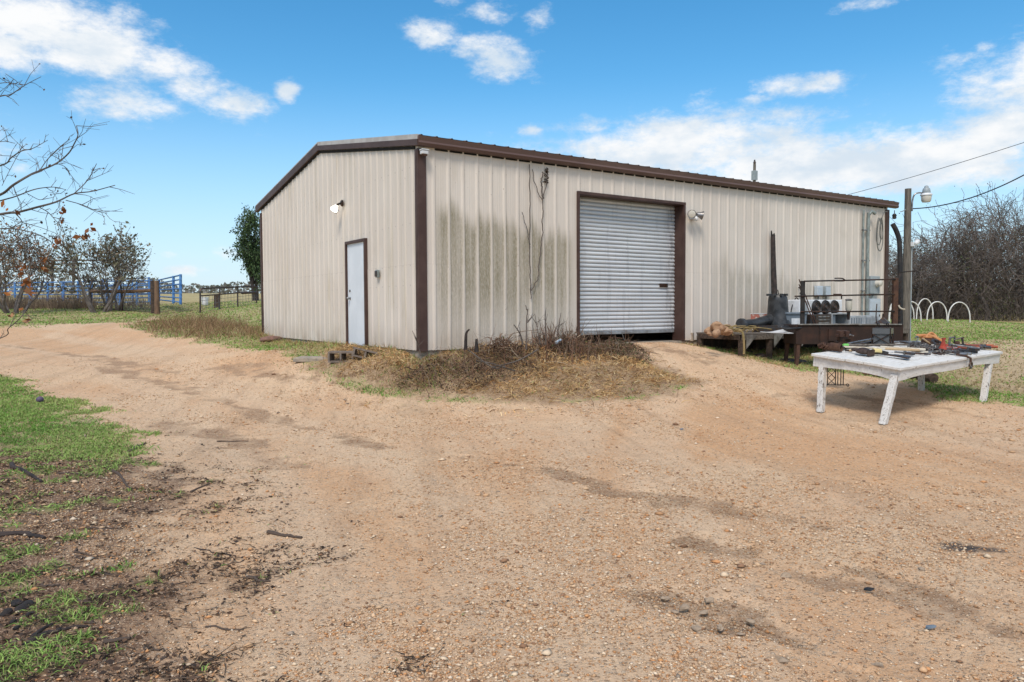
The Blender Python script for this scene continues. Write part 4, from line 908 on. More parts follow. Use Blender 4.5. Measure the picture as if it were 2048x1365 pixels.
C1 = np.repeat(pal[rng.choice(5, N, p=[.3, .22, .22, .1, .16])]*rng.uniform(.8, 1.2, (N, 1)), per, 0)
n = 60000; x = rng.uniform(-.9, 4.7, n); y = rng.uniform(-2.4, -.08, n); h = heap_h(x, y); k = (rng.uniform(0, 1, n) < h*1.9) & (h > .06); x, y, h = x[k], y[k], h[k]
P = np.stack([x, y, hz(x, y)+h*rng.uniform(.05, 1., len(x))**.8], 1); V2, F2 = leafs(P, rng.uniform(.018, .05, len(x)), rng, .6)
right = sst(x, 3.1, 3.9); pal2 = np.array([(.10, .062, .042), (.16, .10, .065), (.05, .035, .027), (.075, .11, .04)])
ch = np.where(rng.uniform(0, 1, len(x)) < .08+.35*right, 3, rng.choice(3, len(x))); C2 = np.repeat(pal2[ch]*rng.uniform(.7, 1.2, (len(x), 1)), 4, 0)
n3 = 260; x = np.concatenate([rng.normal(2.6, .5, 180), rng.uniform(-.5, 3.9, 80)]); y = rng.uniform(-1.3, -.10, n3); hb = heap_h(x, y)
V3, F3, per3 = stems(np.stack([x, y, hz(x, y)+hb*.6], 1), unit(np.stack([rng.normal(0, .28, n3), rng.normal(-.08, .22, n3), np.ones(n3)], 1)), rng.uniform(.25, .75, n3)*(.55+.9*np.clip(hb, 0, .6)), rng.uniform(.004, .010, n3), 5, .12, .20, rng)
C3 = np.repeat(np.array([(.16, .10, .07), (.30, .22, .16), (.10, .065, .05), (.24, .13, .085)])[rng.choice(4, n3)], per3, 0)
V = np.concatenate([V1, V2, V3]); F = np.concatenate([F1, F2+len(V1), F3+len(V1)+len(V2)]); C2 = np.concatenate([C2, C3])
tag(link('dead_weeds', mesh_np('dead_weeds', V, F, {'Col': np.concatenate([C1, C2])}), M['veg']), 'tangled heap of dead brown weeds and vines left of the roll-up door', 'dead weeds', kind='stuff')
# taller dead stalks standing out of the heap, each one a thing
def stalk(name, label, pts, r, m_, cat='stick', y0=None, group=None, twigs=0):
    W = np.array([ony(px, py, yy) for px, py, yy in pts]); t_ = thing(name, label, cat, W[0], 0, group)
    MB().tube(curve(W-W[0], 14), np.linspace(r, r*.45, len(curve(W-W[0], 14))), 6).build('stem', m_, t_)
    if twigs:
        mb = MB()
        for i in range(twigs):
            f = rng.uniform(.4, .95); a = (W-W[0]); b = a[0]+(a[-1]-a[0])*f; e = b+np.array([rng.uniform(-.16, .16), rng.uniform(-.06, .06), rng.uniform(.06, .2)]); mb.tube([b, (b+e)/2+rng.normal(0, .01, 3), e], [r*.5, r*.35, r*.2], 4)
        mb.build('twigs', m_, t_)
    return t_
stalk('bent_branch', 'dark bent stick with a kinked top rising from the weeds near the corner', [(931, 700, -.9), (932, 672, -.9), (934, 664, -.92), (939, 659, -.95)], .030, M['char'], 'branch')
stalk('wooden_stake', 'short black stake in the weeds right of the bent stick', [(953, 705, -.95), (953, 678, -.95)], .042, M['char'], 'stake')
stalk('dead_sapling', 'tallest bare dead sapling in the brush heap', [(1052, 700, -.9), (1053, 660, -.85), (1053, 640, -.8), (1056, 618, -.8)], .016, M['twig'], 'sapling', twigs=5)
stalk('dead_sapling', 'pale leaning dead stalk left of the tallest sapling', [(1046, 690, -1.0), (1040, 668, -1.0), (1028, 650, -1.0)], .018, M['bark'], 'sapling', twigs=2)
stalk('dead_sapling', 'thick upright dead stalk at the middle of the brush heap', [(1092, 690, -.7), (1091, 655, -.7), (1090, 628, -.7)], .017, M['twig'], 'sapling', twigs=4)
stalk('dead_sapling', 'thin slanting dead stalk nearest the roll-up door', [(1112, 690, -.6), (1118, 650, -.6), (1122, 626, -.6)], .013, M['twig'], 'sapling', twigs=3)
stalk('dead_sapling', 'thin dead stalk with crooked top between the two upright ones', [(1080, 690, -.7), (1074, 655, -.7), (1070, 630, -.7)], .010, M['twig'], 'sapling', twigs=4)
stalk('dead_sapling', 'small bare dead shrub by the brown corner trim', [(842, 712, -.7), (836, 690, -.7), (830, 672, -.75)], .012, M['twig'], 'sapling', twigs=7)
for i, (a, b, c, lab) in enumerate([((936, 700), (985, 735), (1010, 733), 'long pale dead branch arching over the front of the brush heap'), ((985, 735), (1035, 722), (1075, 700), 'pale dead branch slanting up to the right in the brush heap'), ((952, 722), (985, 728), (1030, 742), 'thin pale dead branch low in front of the brush heap')]):
    W = np.array([ony(a[0], a[1], -1.25), ony(b[0], b[1], -1.5), ony(c[0], c[1], -1.4)]); t_ = thing('dead_branch', lab, 'branch', W[0]); MB().tube(curve(W-W[0], 16), .012, 5).build('stem', M['bark'], t_)
q = ony(1117, 683, -.75); t_ = thing('crushed_can', 'crumpled white and blue can lying on the brush heap', 'can', tuple(q)); Rb = rotm(ry=math.pi/2-.3, rz=.3)
MB().lathe([(.028, -.085), (.034, -.078), (.033, -.02), (.027, .01), (.034, .035), (.033, .076), (.027, .085)], (0, 0, 0), 12, Rb).build('can_body', mat('can_paint', (.62, .68, .74), .35, .3, col2=(.25, .38, .52), scale=9), t_, smooth=True)
MB().lathe([(.027, .085), (.027, .089), (.016, .09)], (0, 0, 0), 12, Rb).build('can_lid', M['steel'], t_)

# ------------------------------------------------------------------ salvage bench along the wall
BZ = .19; bx0, bx1, by0, by1 = 6.86, 13.6, -1.55, -.25
bench = thing('pallet_bench', 'long low bench of grey pallet timber with tin triangle brackets, piled with salvage', 'bench', (bx0, by0, gz(8, -1)))
bo = np.array([bx0, by0, gz(8, -1)]); zb = BZ-bo[2]; bl = bx1-bx0; bd = by1-by0
mb = MB()
for k in range(9): mb.box((bl/2, .07+k*bd/9, zb-.014-.002*(k % 2)), (bl, bd/9-.018, .026))
mb.build('deck_boards', M['wood_grey'], bench, bevel=.003)
MB().box((bl/2, bd-.01, (zb-.05)/2-.05), (bl-.08, .03, zb-.02)).build('dark_backing', M['char'], bench)  # dark sheet added to imitate the shade under the deck
for yy in (.03, bd-.03): MB().box((bl/2, yy, zb-.085), (bl-.06, .045, .11)).build('rail', M['wood_grey'], bench, bevel=.004)
MB().box((.022, bd/2, zb-.082), (.045, bd-.15, .11)).build('end_rail', M['wood_dark'], bench, bevel=.004)
for xx in (.06, 1.0, 2.0, 3.1, 4.6, bl-.1):
    for yy in (.07, bd-.09): MB().box((xx, yy, (zb-.14)/2-.06), (.10, .10, zb-.14+.12)).build('leg', M['wood_dark'], bench, bevel=.005)
for xx in (.12, 1.06, 2.06): MB().prism([(0, 0), (.34, 0), (0, -.30)], .012, (xx, -.012, zb-.035), rotm(rx=math.pi/2)).build('tin_bracket', M['tin'], bench)
MB().box((2.9, -.05, zb-.12), (.05, .02, .33)).build('white_post', M['white'], bench)
def onbench(px, py): q = onz(px, py, BZ); return q
rng = np.random.default_rng(8)
rock = ['largest tan stone on top of the pile at the bench end', 'round tan stone low in the pile at the bench end', 'flat tan stone at the left of the bench pile', 'tan stone at the right of the bench pile beside the dry stalks', 'small tan stone at the front of the bench pile', 'tan stone at the back of the bench pile']
for lab, (px, py, r_, dz_) in zip(rock, [(1437, 655, .14, .09), (1445, 661, .14, 0), (1424, 664, .13, 0), (1455, 664, .11, 0), (1434, 667, .10, 0), (1449, 656, .11, .05)]):
    q = onz(px, py, BZ+r_*.5+dz_); t_ = tag(MB().ball((0, 0, 0), r_, 8, (1.15, .9, .70), .13, rng).build('stone', M['tanrock']), lab, 'stone', 'tan stones piled on the bench end'); t_.location = q
t_ = thing('dead_stalks', 'matted yellow dead stalks hanging over the bench front edge', 'dead stalks', tuple(onbench(1475, 668))); mb = MB()
for k in range(26):
    a = np.array([rng.uniform(-.55, .55), rng.uniform(-.1, .35), rng.uniform(.02, .12)]); d = np.array([rng.normal(0, .35), rng.normal(0, .12), rng.normal(.02, .04)]); mb.tube(curve([a, a+d*.5+[0, 0, .03], a+d], 6), .012, 4)
mb.tube(curve([(-.15, .0, .08), (-.25, -.30, .07), (-.33, -.42, -.04), (-.33, -.44, -.28), (-.35, -.45, -.40)], 14), .022, 5); mb.build('stalks', M['ochre'], t_)
q = onbench(1521, 661); t_ = thing('carton', 'faded red and white carton behind the black pipe', 'box', (ony(1521, 640, -.42)[0], -.42, BZ)); MB().box((0, 0, .20), (.46, .22, .40)).build('carton_body', M['redbox'], t_, bevel=.008); MB().box((0, 0, .407), (.47, .23, .014)).build('carton_lid', M['white'], t_)
# black pipe elbow and beam lying on the bench
q = onbench(1520, 664); t_ = thing('drain_pipe', 'black plastic pipe lying on the bench in front of the tub', 'pipe', (q[0], q[1]+.2, BZ+.15))
MB().tube([(-.40, 0, .02), (.1, .02, .04), (.5, .05, .10), (.85, .12, .14)], [.105, .105, .11, .12], 14).build('pipe', M['black_plastic'], t_, smooth=True)
MB().lathe([(.115, -.05), (.14, -.04), (.14, .05), (.115, .06)], (-.40, 0, .02), 14, rotm(ry=math.pi/2)).build('collar', M['black_plastic'], t_)
t_ = thing('steel_beam', 'dark channel beam lying along the bench under the black pipe', 'beam', (q[0]+.45, q[1]-.12, BZ)); MB().box((0, 0, .05), (1.5, .16, .10)).box((0, -.04, .12), (1.5, .03, .05)).build('beam', M['dsteel'], t_, bevel=.006)
# dented black tub, upside down
q = ony(1556, 640, -.75); bx_ = q[0]
t_ = thing('plastic_tub', 'tall dented black plastic tub with ragged rim on the bench', 'tub', (bx_, -.75, BZ))
prof = [(.36, 0), (.37, .03), (.35, .06), (.34, .10), (.345, .16), (.335, .22), (.315, .28), (.312, .30), (.30, .33), (.285, .55), (.27, .72), (.255, .80), (.22, .84), (.03, .845)]
mb = MB().lathe(prof, (0, 0, 0), 26); V = np.concatenate(mb.v); V[:, :2] *= .88; V[:, 0] += .05*np.sin(V[:, 2]*3)*(V[:, 0] < 0)-.045*V[:, 2]; V[:, :2] *= (1+.03*np.sin(np.arctan2(V[:, 1], V[:, 0])*3+V[:, 2]*4))[:, None]; mb.v = [V]; mb.build('tub_shell', M['black_plastic'], t_, smooth=True)
mb = MB()
for k in range(9): a = k*.7; mb.box((.21*math.cos(a)-.04, .21*math.sin(a), .855), (.07, .05, .05), rotm(rz=a))
mb.build('rim_lugs', M['black_plastic'], t_)
PX9 = float(ony(1549, 640, -.36)[0]); t_ = thing('burnt_post', 'charred black post leaning upright against the wall behind the tub', 'post', (PX9, -.36, BZ))
a0 = np.array([.0, 0, 0]); a1 = ony(1546, 470, -.10)-np.array([PX9, -.36, BZ])
mb = MB(); mb.tube(curve([a0, a0+(a1-a0)*.35+[.02, 0, 0], a0+(a1-a0)*.7, a1], 16), np.linspace(.085, .055, 15), 9); mb.tube([a1+[-.04, 0, -.1], a1+[-.07, 0, .10]], [.035, .015], 6); mb.tube([a1+[.03, 0, -.1], a1+[.045, 0, .04]], [.04, .015], 6); mb.build('post', M['char'], t_)
MB().tube([a0+(a1-a0)*.42+[.05, -.08, 0], a0+(a1-a0)*.1+[.22, -.08, 0]], .012, 5).build('rod', M['iron'], t_)
def crate(name, label, px0, px1, zt, zb_, y_, dep, m_, cat='box', **k):
    a = ony(px0, 640, y_); b = ony(px1, 640, y_); t_ = thing(name, label, cat, ((a[0]+b[0])/2, y_+dep/2, zb_))
    return t_, b[0]-a[0], zt-zb_
def zat(py, px, y_): return ony(px, py, y_)[2]
y_ = -1.05
t_, wx, h = crate('storage_tote', 'blue-grey plastic tote with a white label, right of the black tub', 1574, 1616, zat(628, 1595, y_), BZ, y_, .55, None, 'tote')
MB().box((0, 0, h/2), (wx*.9, .5, h), taper=1.06).build('tote_body', M['greybox'], t_, bevel=.015); MB().box((0, 0, h+.01), (wx, .58, .05)).build('tote_lid', M['greybox'], t_, bevel=.012); MB().box((-.03, -.272, h*.55), (wx*.48, .012, h*.36), rotm(rx=-.04)).build('label', M['white'], t_)
t_, wx, h = crate('metal_case', 'dark metal case with horizontal ribs below the white three-fan heater', 1622, 1662, zat(629, 1640, y_), BZ, y_, .5, None, 'case')
MB().box((0, 0, h/2), (wx, .5, h)).build('case_body', M['dsteel'], t_, bevel=.01)
for z in (.25, .45, .65, .85): MB().box((.1, -.258, h*z), (wx*.55, .02, .03)).build('rib', M['steel'], t_)
MB().box((-wx*.36, -.253, h*.5), (wx*.2, .012, h*.8)).build('black_panel', M['dark'], t_)
t_, wx, h = crate('open_cabinet', 'grey-blue open-fronted cabinet with dark interior, left of the vented unit', 1664, 1699, zat(627, 1680, y_), BZ, y_, .5, None, 'cabinet')
mb = MB(); th_ = .03
mb.box((-wx/2+th_/2, 0, h/2), (th_, .5, h)).box((wx/2-th_/2, 0, h/2), (th_, .5, h)).box((0, 0, h-th_/2), (wx-2*th_-.002, .5, th_)).box((0, 0, th_/2), (wx-2*th_-.002, .5, th_)); mb.build('cabinet_shell', M['grille'], t_, bevel=.004)
MB().box((0, .235, h/2), (wx-2*th_-.004, .02, h-2*th_-.004)).build('dark_backing', M['dark'], t_); MB().box((-wx*.34, -.2, h*.5), (wx*.22, .02, h-.07)).build('side_panel', M['greybox'], t_); MB().ball((.0, -.1, th_+.07), .07, 6, (1.4, 1, .8)).build('bracket', M['tin'], t_)
t_, wx, h = crate('air_conditioner', 'pale grey window air conditioner with vertical slot grilles', 1700, 1758, zat(632, 1730, y_), BZ, y_, .6, None, 'air conditioner')
MB().box((0, 0, h/2), (wx, .6, h)).build('casing', M['grille'], t_, bevel=.012)
for s0, s1, n_ in ((-.46, -.06, 5), (.04, .46, 9)):
    g_ = MB().box(((s0+s1)/2*wx, -.303, h*.48), ((s1-s0)*wx, .014, h*.74)).build('grille', M['greybox'], t_)
    mb = MB()
    for k in range(n_): mb.box(((s0+(k+.5)*(s1-s0)/n_)*wx, -.314, h*.48), ((s1-s0)*wx/n_*.42, .014, h*.72))
    mb.build('louvres', M['grille'], g_)
t_, wx, h = crate('fan_heater', 'long white heater with three round black fan grilles', 1599, 1684, zat(600, 1640, -.9), zat(630, 1640, -.9), -.9, .35, None, 'heater')
MB().box((0, 0, h/2), (wx, .35, h)).build('casing', M['white'], t_, bevel=.02)
MB().box((-wx*.40, -.178, h*.5), (wx*.16, .012, h*.8)).build('end_panel', M['grille'], t_)
for k in range(3):
    xq = (-.13+.215*k)*wx; g_ = MB().lathe([(h*.49, 0), (h*.49, .02), (h*.45, .04), (h*.38, .045), (.0, .03)], (xq, -.17, h*.5), 24, rotm(rx=math.pi/2)).build('fan_grille', M['black'], t_)
    mb = MB()
    for r_ in (.16, .30, .42): mb.tube([(xq+h*r_*math.cos(a), -.222, h*.5+h*r_*math.sin(a)) for a in np.linspace(0, 2*math.pi, 20)], .006, 4)
    mb.lathe([(.05, 0), (.04, .02)], (xq, -.212, h*.5), 10, rotm(rx=math.pi/2)); mb.build('guard', M['dsteel'], g_)
q = ony(1697, 632, -1.3); t_ = thing('garden_light', 'small clear-topped solar light on a dark stem', 'garden light', (q[0], -1.3, zat(640, 1697, -1.3)))
hh = zat(598, 1697, -1.3)-zat(640, 1697, -1.3)
MB().tube([(0, 0, 0), (0, 0, hh*.45)], [.03, .045], 8).build('stem', M['iron'], t_); MB().lathe([(.05, hh*.42), (.075, hh*.48), (.075, hh*.9), (.06, hh*.92)], (0, 0, 0), 12).build('lens', M['glass'], t_, smooth=True); MB().lathe([(.085, hh*.92), (.085, hh*.97), (.03, hh)], (0, 0, 0), 12).build('cap', M['steel'], t_)
q = onbench(1606, 668); t_ = thing('foam_sheet', 'curled white plastic sheet on the bench left of the pit', 'sheet', (q[0], q[1]+.35, BZ+.02)); xs_ = np.linspace(-.55, .45, 12)
V = [(a, b, .02+.025*math.sin(a*5)+.05*max(0, b)) for a in xs_ for b in (-.28, 0, .3)]; F = [(i*3+j, i*3+3+j, i*3+4+j, i*3+1+j) for i in range(11) for j in range(2)]
o = MB().add(V, F).build('sheet', M['white'], t_); o.modifiers.new('thick', 'SOLIDIFY').thickness = .01
t_ = thing('garden_hose', 'black hose coiled loosely on the white sheet', 'hose', (q[0]-.1, q[1]+.1, BZ+.10)); th = np.linspace(0, 15, 70); MB().tube(np.stack([(.22+.012*th)*np.cos(th)*1.3, (.14+.006*th)*np.sin(th), .02*np.sin(th*1.7)+.004*th], 1), .016, 6).build('hose', M['black_plastic'], t_)
q = onbench(1590, 640); t_ = thing('bent_cable', 'stiff black cable arching over the blue-grey tote', 'cable', (ony(1580, 640, -.7)[0], -.7, BZ)); MB().tube(curve([(0, 0, .0), (.05, 0, .5), (.22, 0, .78), (.36, 0, .72)], 20), .014, 6).build('cable', M['black'], t_)
for (px, py, lab, r_) in ((1518, 714, 'grey rock in the grass in front of the bench legs', .17), (1585, 722, 'flat black rubber scrap on the ground left of the pit leg', .30), (1497, 705, 'small dark rock beside a bench leg', .12)):
    q = gpt(px, py); o = tag(MB().ball((0, 0, 0), r_, 8, (1.2, .8, .45 if 'rock' in lab else .22), .08, rng).build('rock' if 'rock' in lab else 'rubber_scrap', M['dsteel'] if 'rock' in lab else M['black']), lab, 'rock' if 'rock' in lab else 'scrap'); o.location = q

# ------------------------------------------------------------------ steel barbecue pit
d0 = at(1592, 690, 15.5); zg = gz(7.44, -2.46)-.02; ang = math.atan2(RT[1], RT[0])
pit = thing('barbecue_pit', 'large rusty steel barbecue pit on legs with three spit rods and tall bent stovepipe', 'barbecue pit', (d0[0], d0[1], zg), ang)
PL, PD = 2.22, .72; z0 = at(1592, 689, 15.5)[2]-zg; z1 = at(1592, 650.5, 15.5)[2]-zg
mb = MB(); th_ = .02
mb.box((PL/2, th_/2, (z0+z1)/2), (PL, th_, z1-z0)).box((PL/2, PD-th_/2, (z0+z1)/2), (PL, th_, z1-z0)).box((th_/2, PD/2, (z0+z1)/2), (th_, PD-2*th_, z1-z0-.002)).box((PL-th_/2, PD/2, (z0+z1)/2), (th_, PD-2*th_, z1-z0-.002)).box((PL/2, PD/2, z0+.015), (PL-2*th_, PD-2*th_, .02))
mb.build('firebox', M['rust'], pit, bevel=.003)
mb = MB(); mb.box((PL*.30, -.012, z1+.012), (PL*.58, .05, .024)).box((PL*.78, -.012, z1+.004), (PL*.4, .04, .024)); mb.build('rim_angle', M['tin'], pit, bevel=.003)
MB().box((PL/2, PD/2, z1-.10), (PL-.06, PD-.06, .03)).build('grate', M['iron'], pit)
dr_ = MB().box((.84, -.018, (z0+z1)/2-.01), (.36, .03, (z1-z0)*.62)).build('firebox_door', M['rust'], pit, bevel=.004)
for zq in (.30, .5, .68): MB().box((.98, -.045, z0+(z1-z0)*zq), (.28, .03, .035)).build('hinge', M['iron'], dr_, bevel=.004)
MB().box((.49, -.006, (z0+z1)/2), (.02, .014, z1-z0-.02)).build('weld_seam', M['iron'], pit)
for xx, lean in ((.07, -.05), (PL-.1, .04)):
    for yy in (.05, PD-.06): MB().span((xx, yy, z0+.02), (xx+lean, yy, -.05), .07, .07, (0, 1, 0)).build('leg', M['rust2'], pit, bevel=.004)
zt = lambda py: at(1600, py, 15.5)[2]-zg
ym = .10
MB().box((.165, ym, (z0+.1+zt(562))/2), (.075, .075, zt(562)-z0-.1)).build('upright', M['black'], pit, bevel=.005)
ur = MB().box((2.09, ym, (z0+.1+zt(557))/2), (.10, .085, zt(557)-z0-.1)).build('upright', M['rust2'], pit, bevel=.005)
for k in range(8): MB().tube(curve([(2.14, ym-.02, zt(566+k*11)), (2.18, ym-.03, zt(566+k*11)-.01), (2.19, ym-.03, zt(566+k*11)+.03)], 8), .010, 5).build('rod_hook', M['iron'], ur)
for k, (py, x0, x1) in enumerate(((563, .17, 2.07), (593, -.02, 2.05), (624, .1, 2.06))):
    rdo = MB().tube([(x0, ym-.055, zt(py)), (x1, ym-.055, zt(py)+(.03 if k < 2 else 0))], .016, 7).build('spit_rod', M['iron'], pit)
    if k == 0: MB().tube(curve([(.80, ym-.06, zt(557.5)), (.93, ym-.06, zt(557.5)), (.98, ym-.07, zt(559)), (1.0, ym-.06, zt(562.5)), (.80, ym-.06, zt(562.7))], 24), .014, 6).build('crank', M['iron'], rdo)
    if k == 1: MB().tube([(.78, ym-.06, zt(589.5)), (.94, ym-.06, zt(589.5)), (.945, ym-.07, zt(592)), (.945, ym-.07, zt(599))], .014, 6).build('crank', M['iron'], rdo)
# stovepipe at the right-hand end
a = at(1800, 650, 16.1); loc = lambda P: (Matrix.Rotation(-ang, 3, 'Z') @ Vector(np.asarray(P)-np.array([d0[0], d0[1], zg])))
pp = [tuple(loc(at(px, py, 16.1))) for px, py in ((1801, 672), (1801, 600), (1800, 520), (1799, 488), (1797, 475), (1792, 461), (1785, 448))]
MB().tube(curve(pp, 30), .050, 12).build('stovepipe', M['black'], pit, smooth=True)
MB().tube([tuple(loc(at(1800, 545, 15.7))), tuple(loc(at(1834, 542, 15.7)))], .012, 5).tube([tuple(loc(at(1800, 548, 15.7))), tuple(loc(at(1796, 567, 15.55)))], .014, 5).build('hanging_hook', M['iron'], pit)
MB().tube(curve([tuple(loc(at(*p_, 15.5))) for p_ in ((1797, 611), (1800, 616), (1806, 619), (1810, 619))], 10), .016, 5).build('white_hook', M['cream'], ur)
for a_, b_, lab in (((1598, 559), (1633, 648), 'rusty poker leaning left of the pit, the upper one'), ((1598, 569), (1628, 648), 'rusty poker leaning left of the pit, the lower one')):
    A = at(*a_, 15.72); B_ = at(*b_, 15.66); o = tag(MB().tube([(0, 0, 0), tuple(A-B_)], .013, 6).build('poker', M['rust2']), lab, 'poker'); o.location = B_

# ------------------------------------------------------------------ yard light pole and wires
pb_ = at(1811.5, 660, 21.5); pg = gz(pb_[0], pb_[1]); zf = lambda py: at(1811, py, 21.5)[2]-pg
pole = thing('light_pole', 'weathered grey utility pole with dusk-to-dawn lamp at the shed end', 'pole', (pb_[0], pb_[1], pg))
MB().tube([(0, 0, -.2), (.0, 0, zf(540)), (-.01, 0, zf(380))], [.115, .105, .085], 16).build('post', M['pole'], pole, smooth=True)
lx = lambda px: (px-1811.5)/FPX*21.5
def L3(px, py, o_=0): v_ = RT*lx(px); return (v_[0]-FW[0]*o_, v_[1]-FW[1]*o_, zf(py))
arm = MB().tube(curve([L3(1816, 425, .1), L3(1816.5, 405, .1), L3(1820, 393, .1), L3(1828, 389, .1), L3(1838, 390, .1)], 24), .022, 8).build('lamp_arm', M['steel'], pole)
lo = np.array(L3(1843.5, 388, .1)); fx = MB().lathe([(.10, .0), (.11, .02), (.10, .10), (.085, .14), (.06, .15), (.05, .20), (.02, .22)], lo+[0, 0, -.03], 16).build('lamp_housing', M['elgrey'], pole, smooth=True)
MB().lathe([(.10, -.28), (.125, -.24), (.14, -.12), (.12, -.04), (.10, -.03)], lo, 18).build('refractor', M['glass'], fx, smooth=True); MB().lathe([(.13, -.10), (.16, -.09), (.155, -.06), (.12, -.03)], lo, 18).build('shade', M['white'], fx, smooth=True)
MB().tube([L3(1819.5, 690, .02), L3(1819.5, 492, .02)], .022, 7).build('conduit', M['elgrey'], pole)
fl = MB().lathe([(.03, -.08), (.06, -.04), (.075, .06), (.07, .08)], np.array(L3(1826, 487, .1)), 12, rotm(ry=1.0)).box(L3(1819, 490, .08), (.10, .08, .12)).build('floodlight', M['white'], pole)
def wire(name, label, A, B_, sag, r_, m_, n=30):
    A = np.asarray(A); B_ = np.asarray(B_); t = np.linspace(0, 1, n)[:, None]; P = A+(B_-A)*t; P[:, 2] -= sag*4*(t[:, 0]*(1-t[:, 0])); o = tag(MB().tube(P-A, r_, 5).build(name, m_), label, 'wire'); o.location = A; return o
wire('power_line', 'dark power line sagging from the light pole up to the right', at(1818, 418, 21.4), at(2260, 205, 16), .55, .016, M['wire'])
wire('service_drop', 'short pale cable from the gutter end to the light pole', at(1801, 424, 21.0), at(1812, 419, 21.35), .01, .015, M['elgrey'], 6)
fp = at(1507, 560, 48); mast = thing('utility_pole', 'distant thin utility pole showing above the shed roof', 'pole', (fp[0], fp[1], gz(fp[0], fp[1]))); fh = at(1507, 322, 48)[2]-gz(fp[0], fp[1])
MB().tube([(0, 0, -.2), (0, 0, fh-.25)], [.13, .085], 10).build('post', M['pole'], mast); MB().lathe([(.05, fh-.26), (.10, fh-.2), (.06, fh-.1), (.04, fh)], (0, 0, 0), 10).build('cap', M['dsteel'], mast)
MB().box((0, 0, fh-1.0), (.30, .26, .6)).build('transformer', M['elgrey'], mast)
wire('overhead_wire', 'thin overhead wire slanting up over the roof to the right edge', at(1510, 434, 47.8), at(2300, 200, 30), .35, .014, M['wire'])

# ------------------------------------------------------------------ white work table
N0 = at(1803, 736, 10.2); A0 = at(1624, 706.5, 11.3); R0 = at(2007, 703.5, 12.2)
e1 = unit(R0-N0); e2 = A0-N0; e2 = unit(e2-e1*(e1@e2)); e3 = np.cross(e1, e2)
TL, TW = float(np.linalg.norm(R0-N0)), float((A0-N0)@e2); RT3 = np.stack([e1, e2, e3], 1)
tz_ = gz(*(N0+e1*TL/2+e2*TW/2)[:2]); tc_ = np.array([*(N0+e1*TL/2+e2*TW/2)[:2], tz_])
def T(u, v, w=0.): return N0+e1*u+e2*v+e3*w
def tp(px, py, h=0.):
    k = ray(px, py); o = N0+e3*h; return CP+k*(((o-CP)@e3)/(k@e3))
table = thing('work_table', 'big peeling white timber table with splayed legs, covered in rusty tools', 'table', tc_)
rng = np.random.default_rng(3); nb_ = 5
for k in range(nb_):
    v0 = TW*k/nb_; v1 = TW*(k+1)/nb_-.011; ov = rng.uniform(-.02, .02)
    MB().box(T(TL/2+ov, (v0+v1)/2, -.02-rng.uniform(0, .004))-tc_, (TL, v1-v0, .040), RT3 @ rotm(rx=rng.uniform(-.006, .006))).build('top_board', M['whitepaint'], table, bevel=.006)
ins = .045; ah = .155
def apron(u0, v0, u1, v1, n=24, wave=.02):
    a = T(u0, v0, -.041)-tc_; b = T(u1, v1, -.041)-tc_; L = np.linalg.norm(b-a); ex = (b-a)/L; ez = e3; ey = np.cross(ez, ex)
    s = np.linspace(0, L, n); low = -ah+wave*np.sin(s/L*math.pi)+.012*np.sin(s*3.1+u0)*(s > .2)*(s < L-.2)
    poly = [(x, z) for x, z in zip(s, low)]+[(L, 0), (0, 0)]
    return MB().prism(poly, .04, a, np.stack([ex, ez, -ey], 1)).build('apron', M['whitepaint'], table, bevel=.004)
apron(ins, ins, TL-ins, ins, wave=.035); apron(ins, TW-ins, TL-ins, TW-ins); apron(ins+.02, ins+.022, ins+.02, TW-ins-.022); apron(TL-ins-.02, ins+.022, TL-ins-.02, TW-ins-.022)
for (u, v, fp_, sz) in ((ins+.09, ins+.08, gpt(1766, 850), .096), (ins+.10, TW-ins-.08, gpt(1641, 823), .094), (TL-ins-.12, ins+.08, gpt(1966, 803), .092), (TL-ins-.12, TW-ins-.08, gpt(1843, 781), .09)):
    tpp = T(u, v, -.05); mb = MB(); k = 9
    P = np.array([tpp+(fp_-tpp)*i/(k-1) for i in range(k)])-tc_; V = []
    for i, q in enumerate(P):
        j = .0022*np.array([math.sin(i*1.9+u), math.cos(i*2.3), 0]); h = sz/2*(1-.05*i/(k-1))
        for a, b in ((-1, -1), (1, -1), (1, 1), (-1, 1)): V.append(q+e1*a*h+e2*b*h+j)
    F = [(i*4+c_, i*4+(c_+1) % 4, i*4+4+(c_+1) % 4, i*4+4+c_) for i in range(k-1) for c_ in range(4)]+[(3, 2, 1, 0), (4*k-4, 4*k-3, 4*k-2, 4*k-1)]
    mb.add(V, F).build('leg', M['whitepaint_v'], table, bevel=.008)

# things lying on the table: each is laid between two points of the table top
def laid(name, label, cat, a, b, build, h=0.01, group=None):
    """local frame: x from a to b along the top, z up from the top"""
    A = tp(*a); B_ = tp(*b); L = float(np.linalg.norm(B_-A)); ex = (B_-A)/L; ey = np.cross(e3, ex)
    t_ = thing(name, label, cat, (0, 0, 0), 0, group); mw_ = Matrix.Identity(4)
    for i in range(3):
        mw_[i][0] = ex[i]; mw_[i][1] = ey[i]; mw_[i][2] = e3[i]; mw_[i][3] = A[i]+e3[i]*h
    t_.matrix_world = mw_; build(t_, L); return t_
def handle_tool(shaft_m, grip_m, head=None, r=.014, gf=.25, z=.02):
    def f(t_, L):
        MB().tube([(0, 0, z), (L*(1-gf), 0, z)], r, 8).build('shaft', shaft_m, t_); MB().tube([(L*(1-gf), 0, z), (L, 0, z)], r*1.25, 8).build('grip', grip_m, t_)
        if head: head(t_, L)
    return f
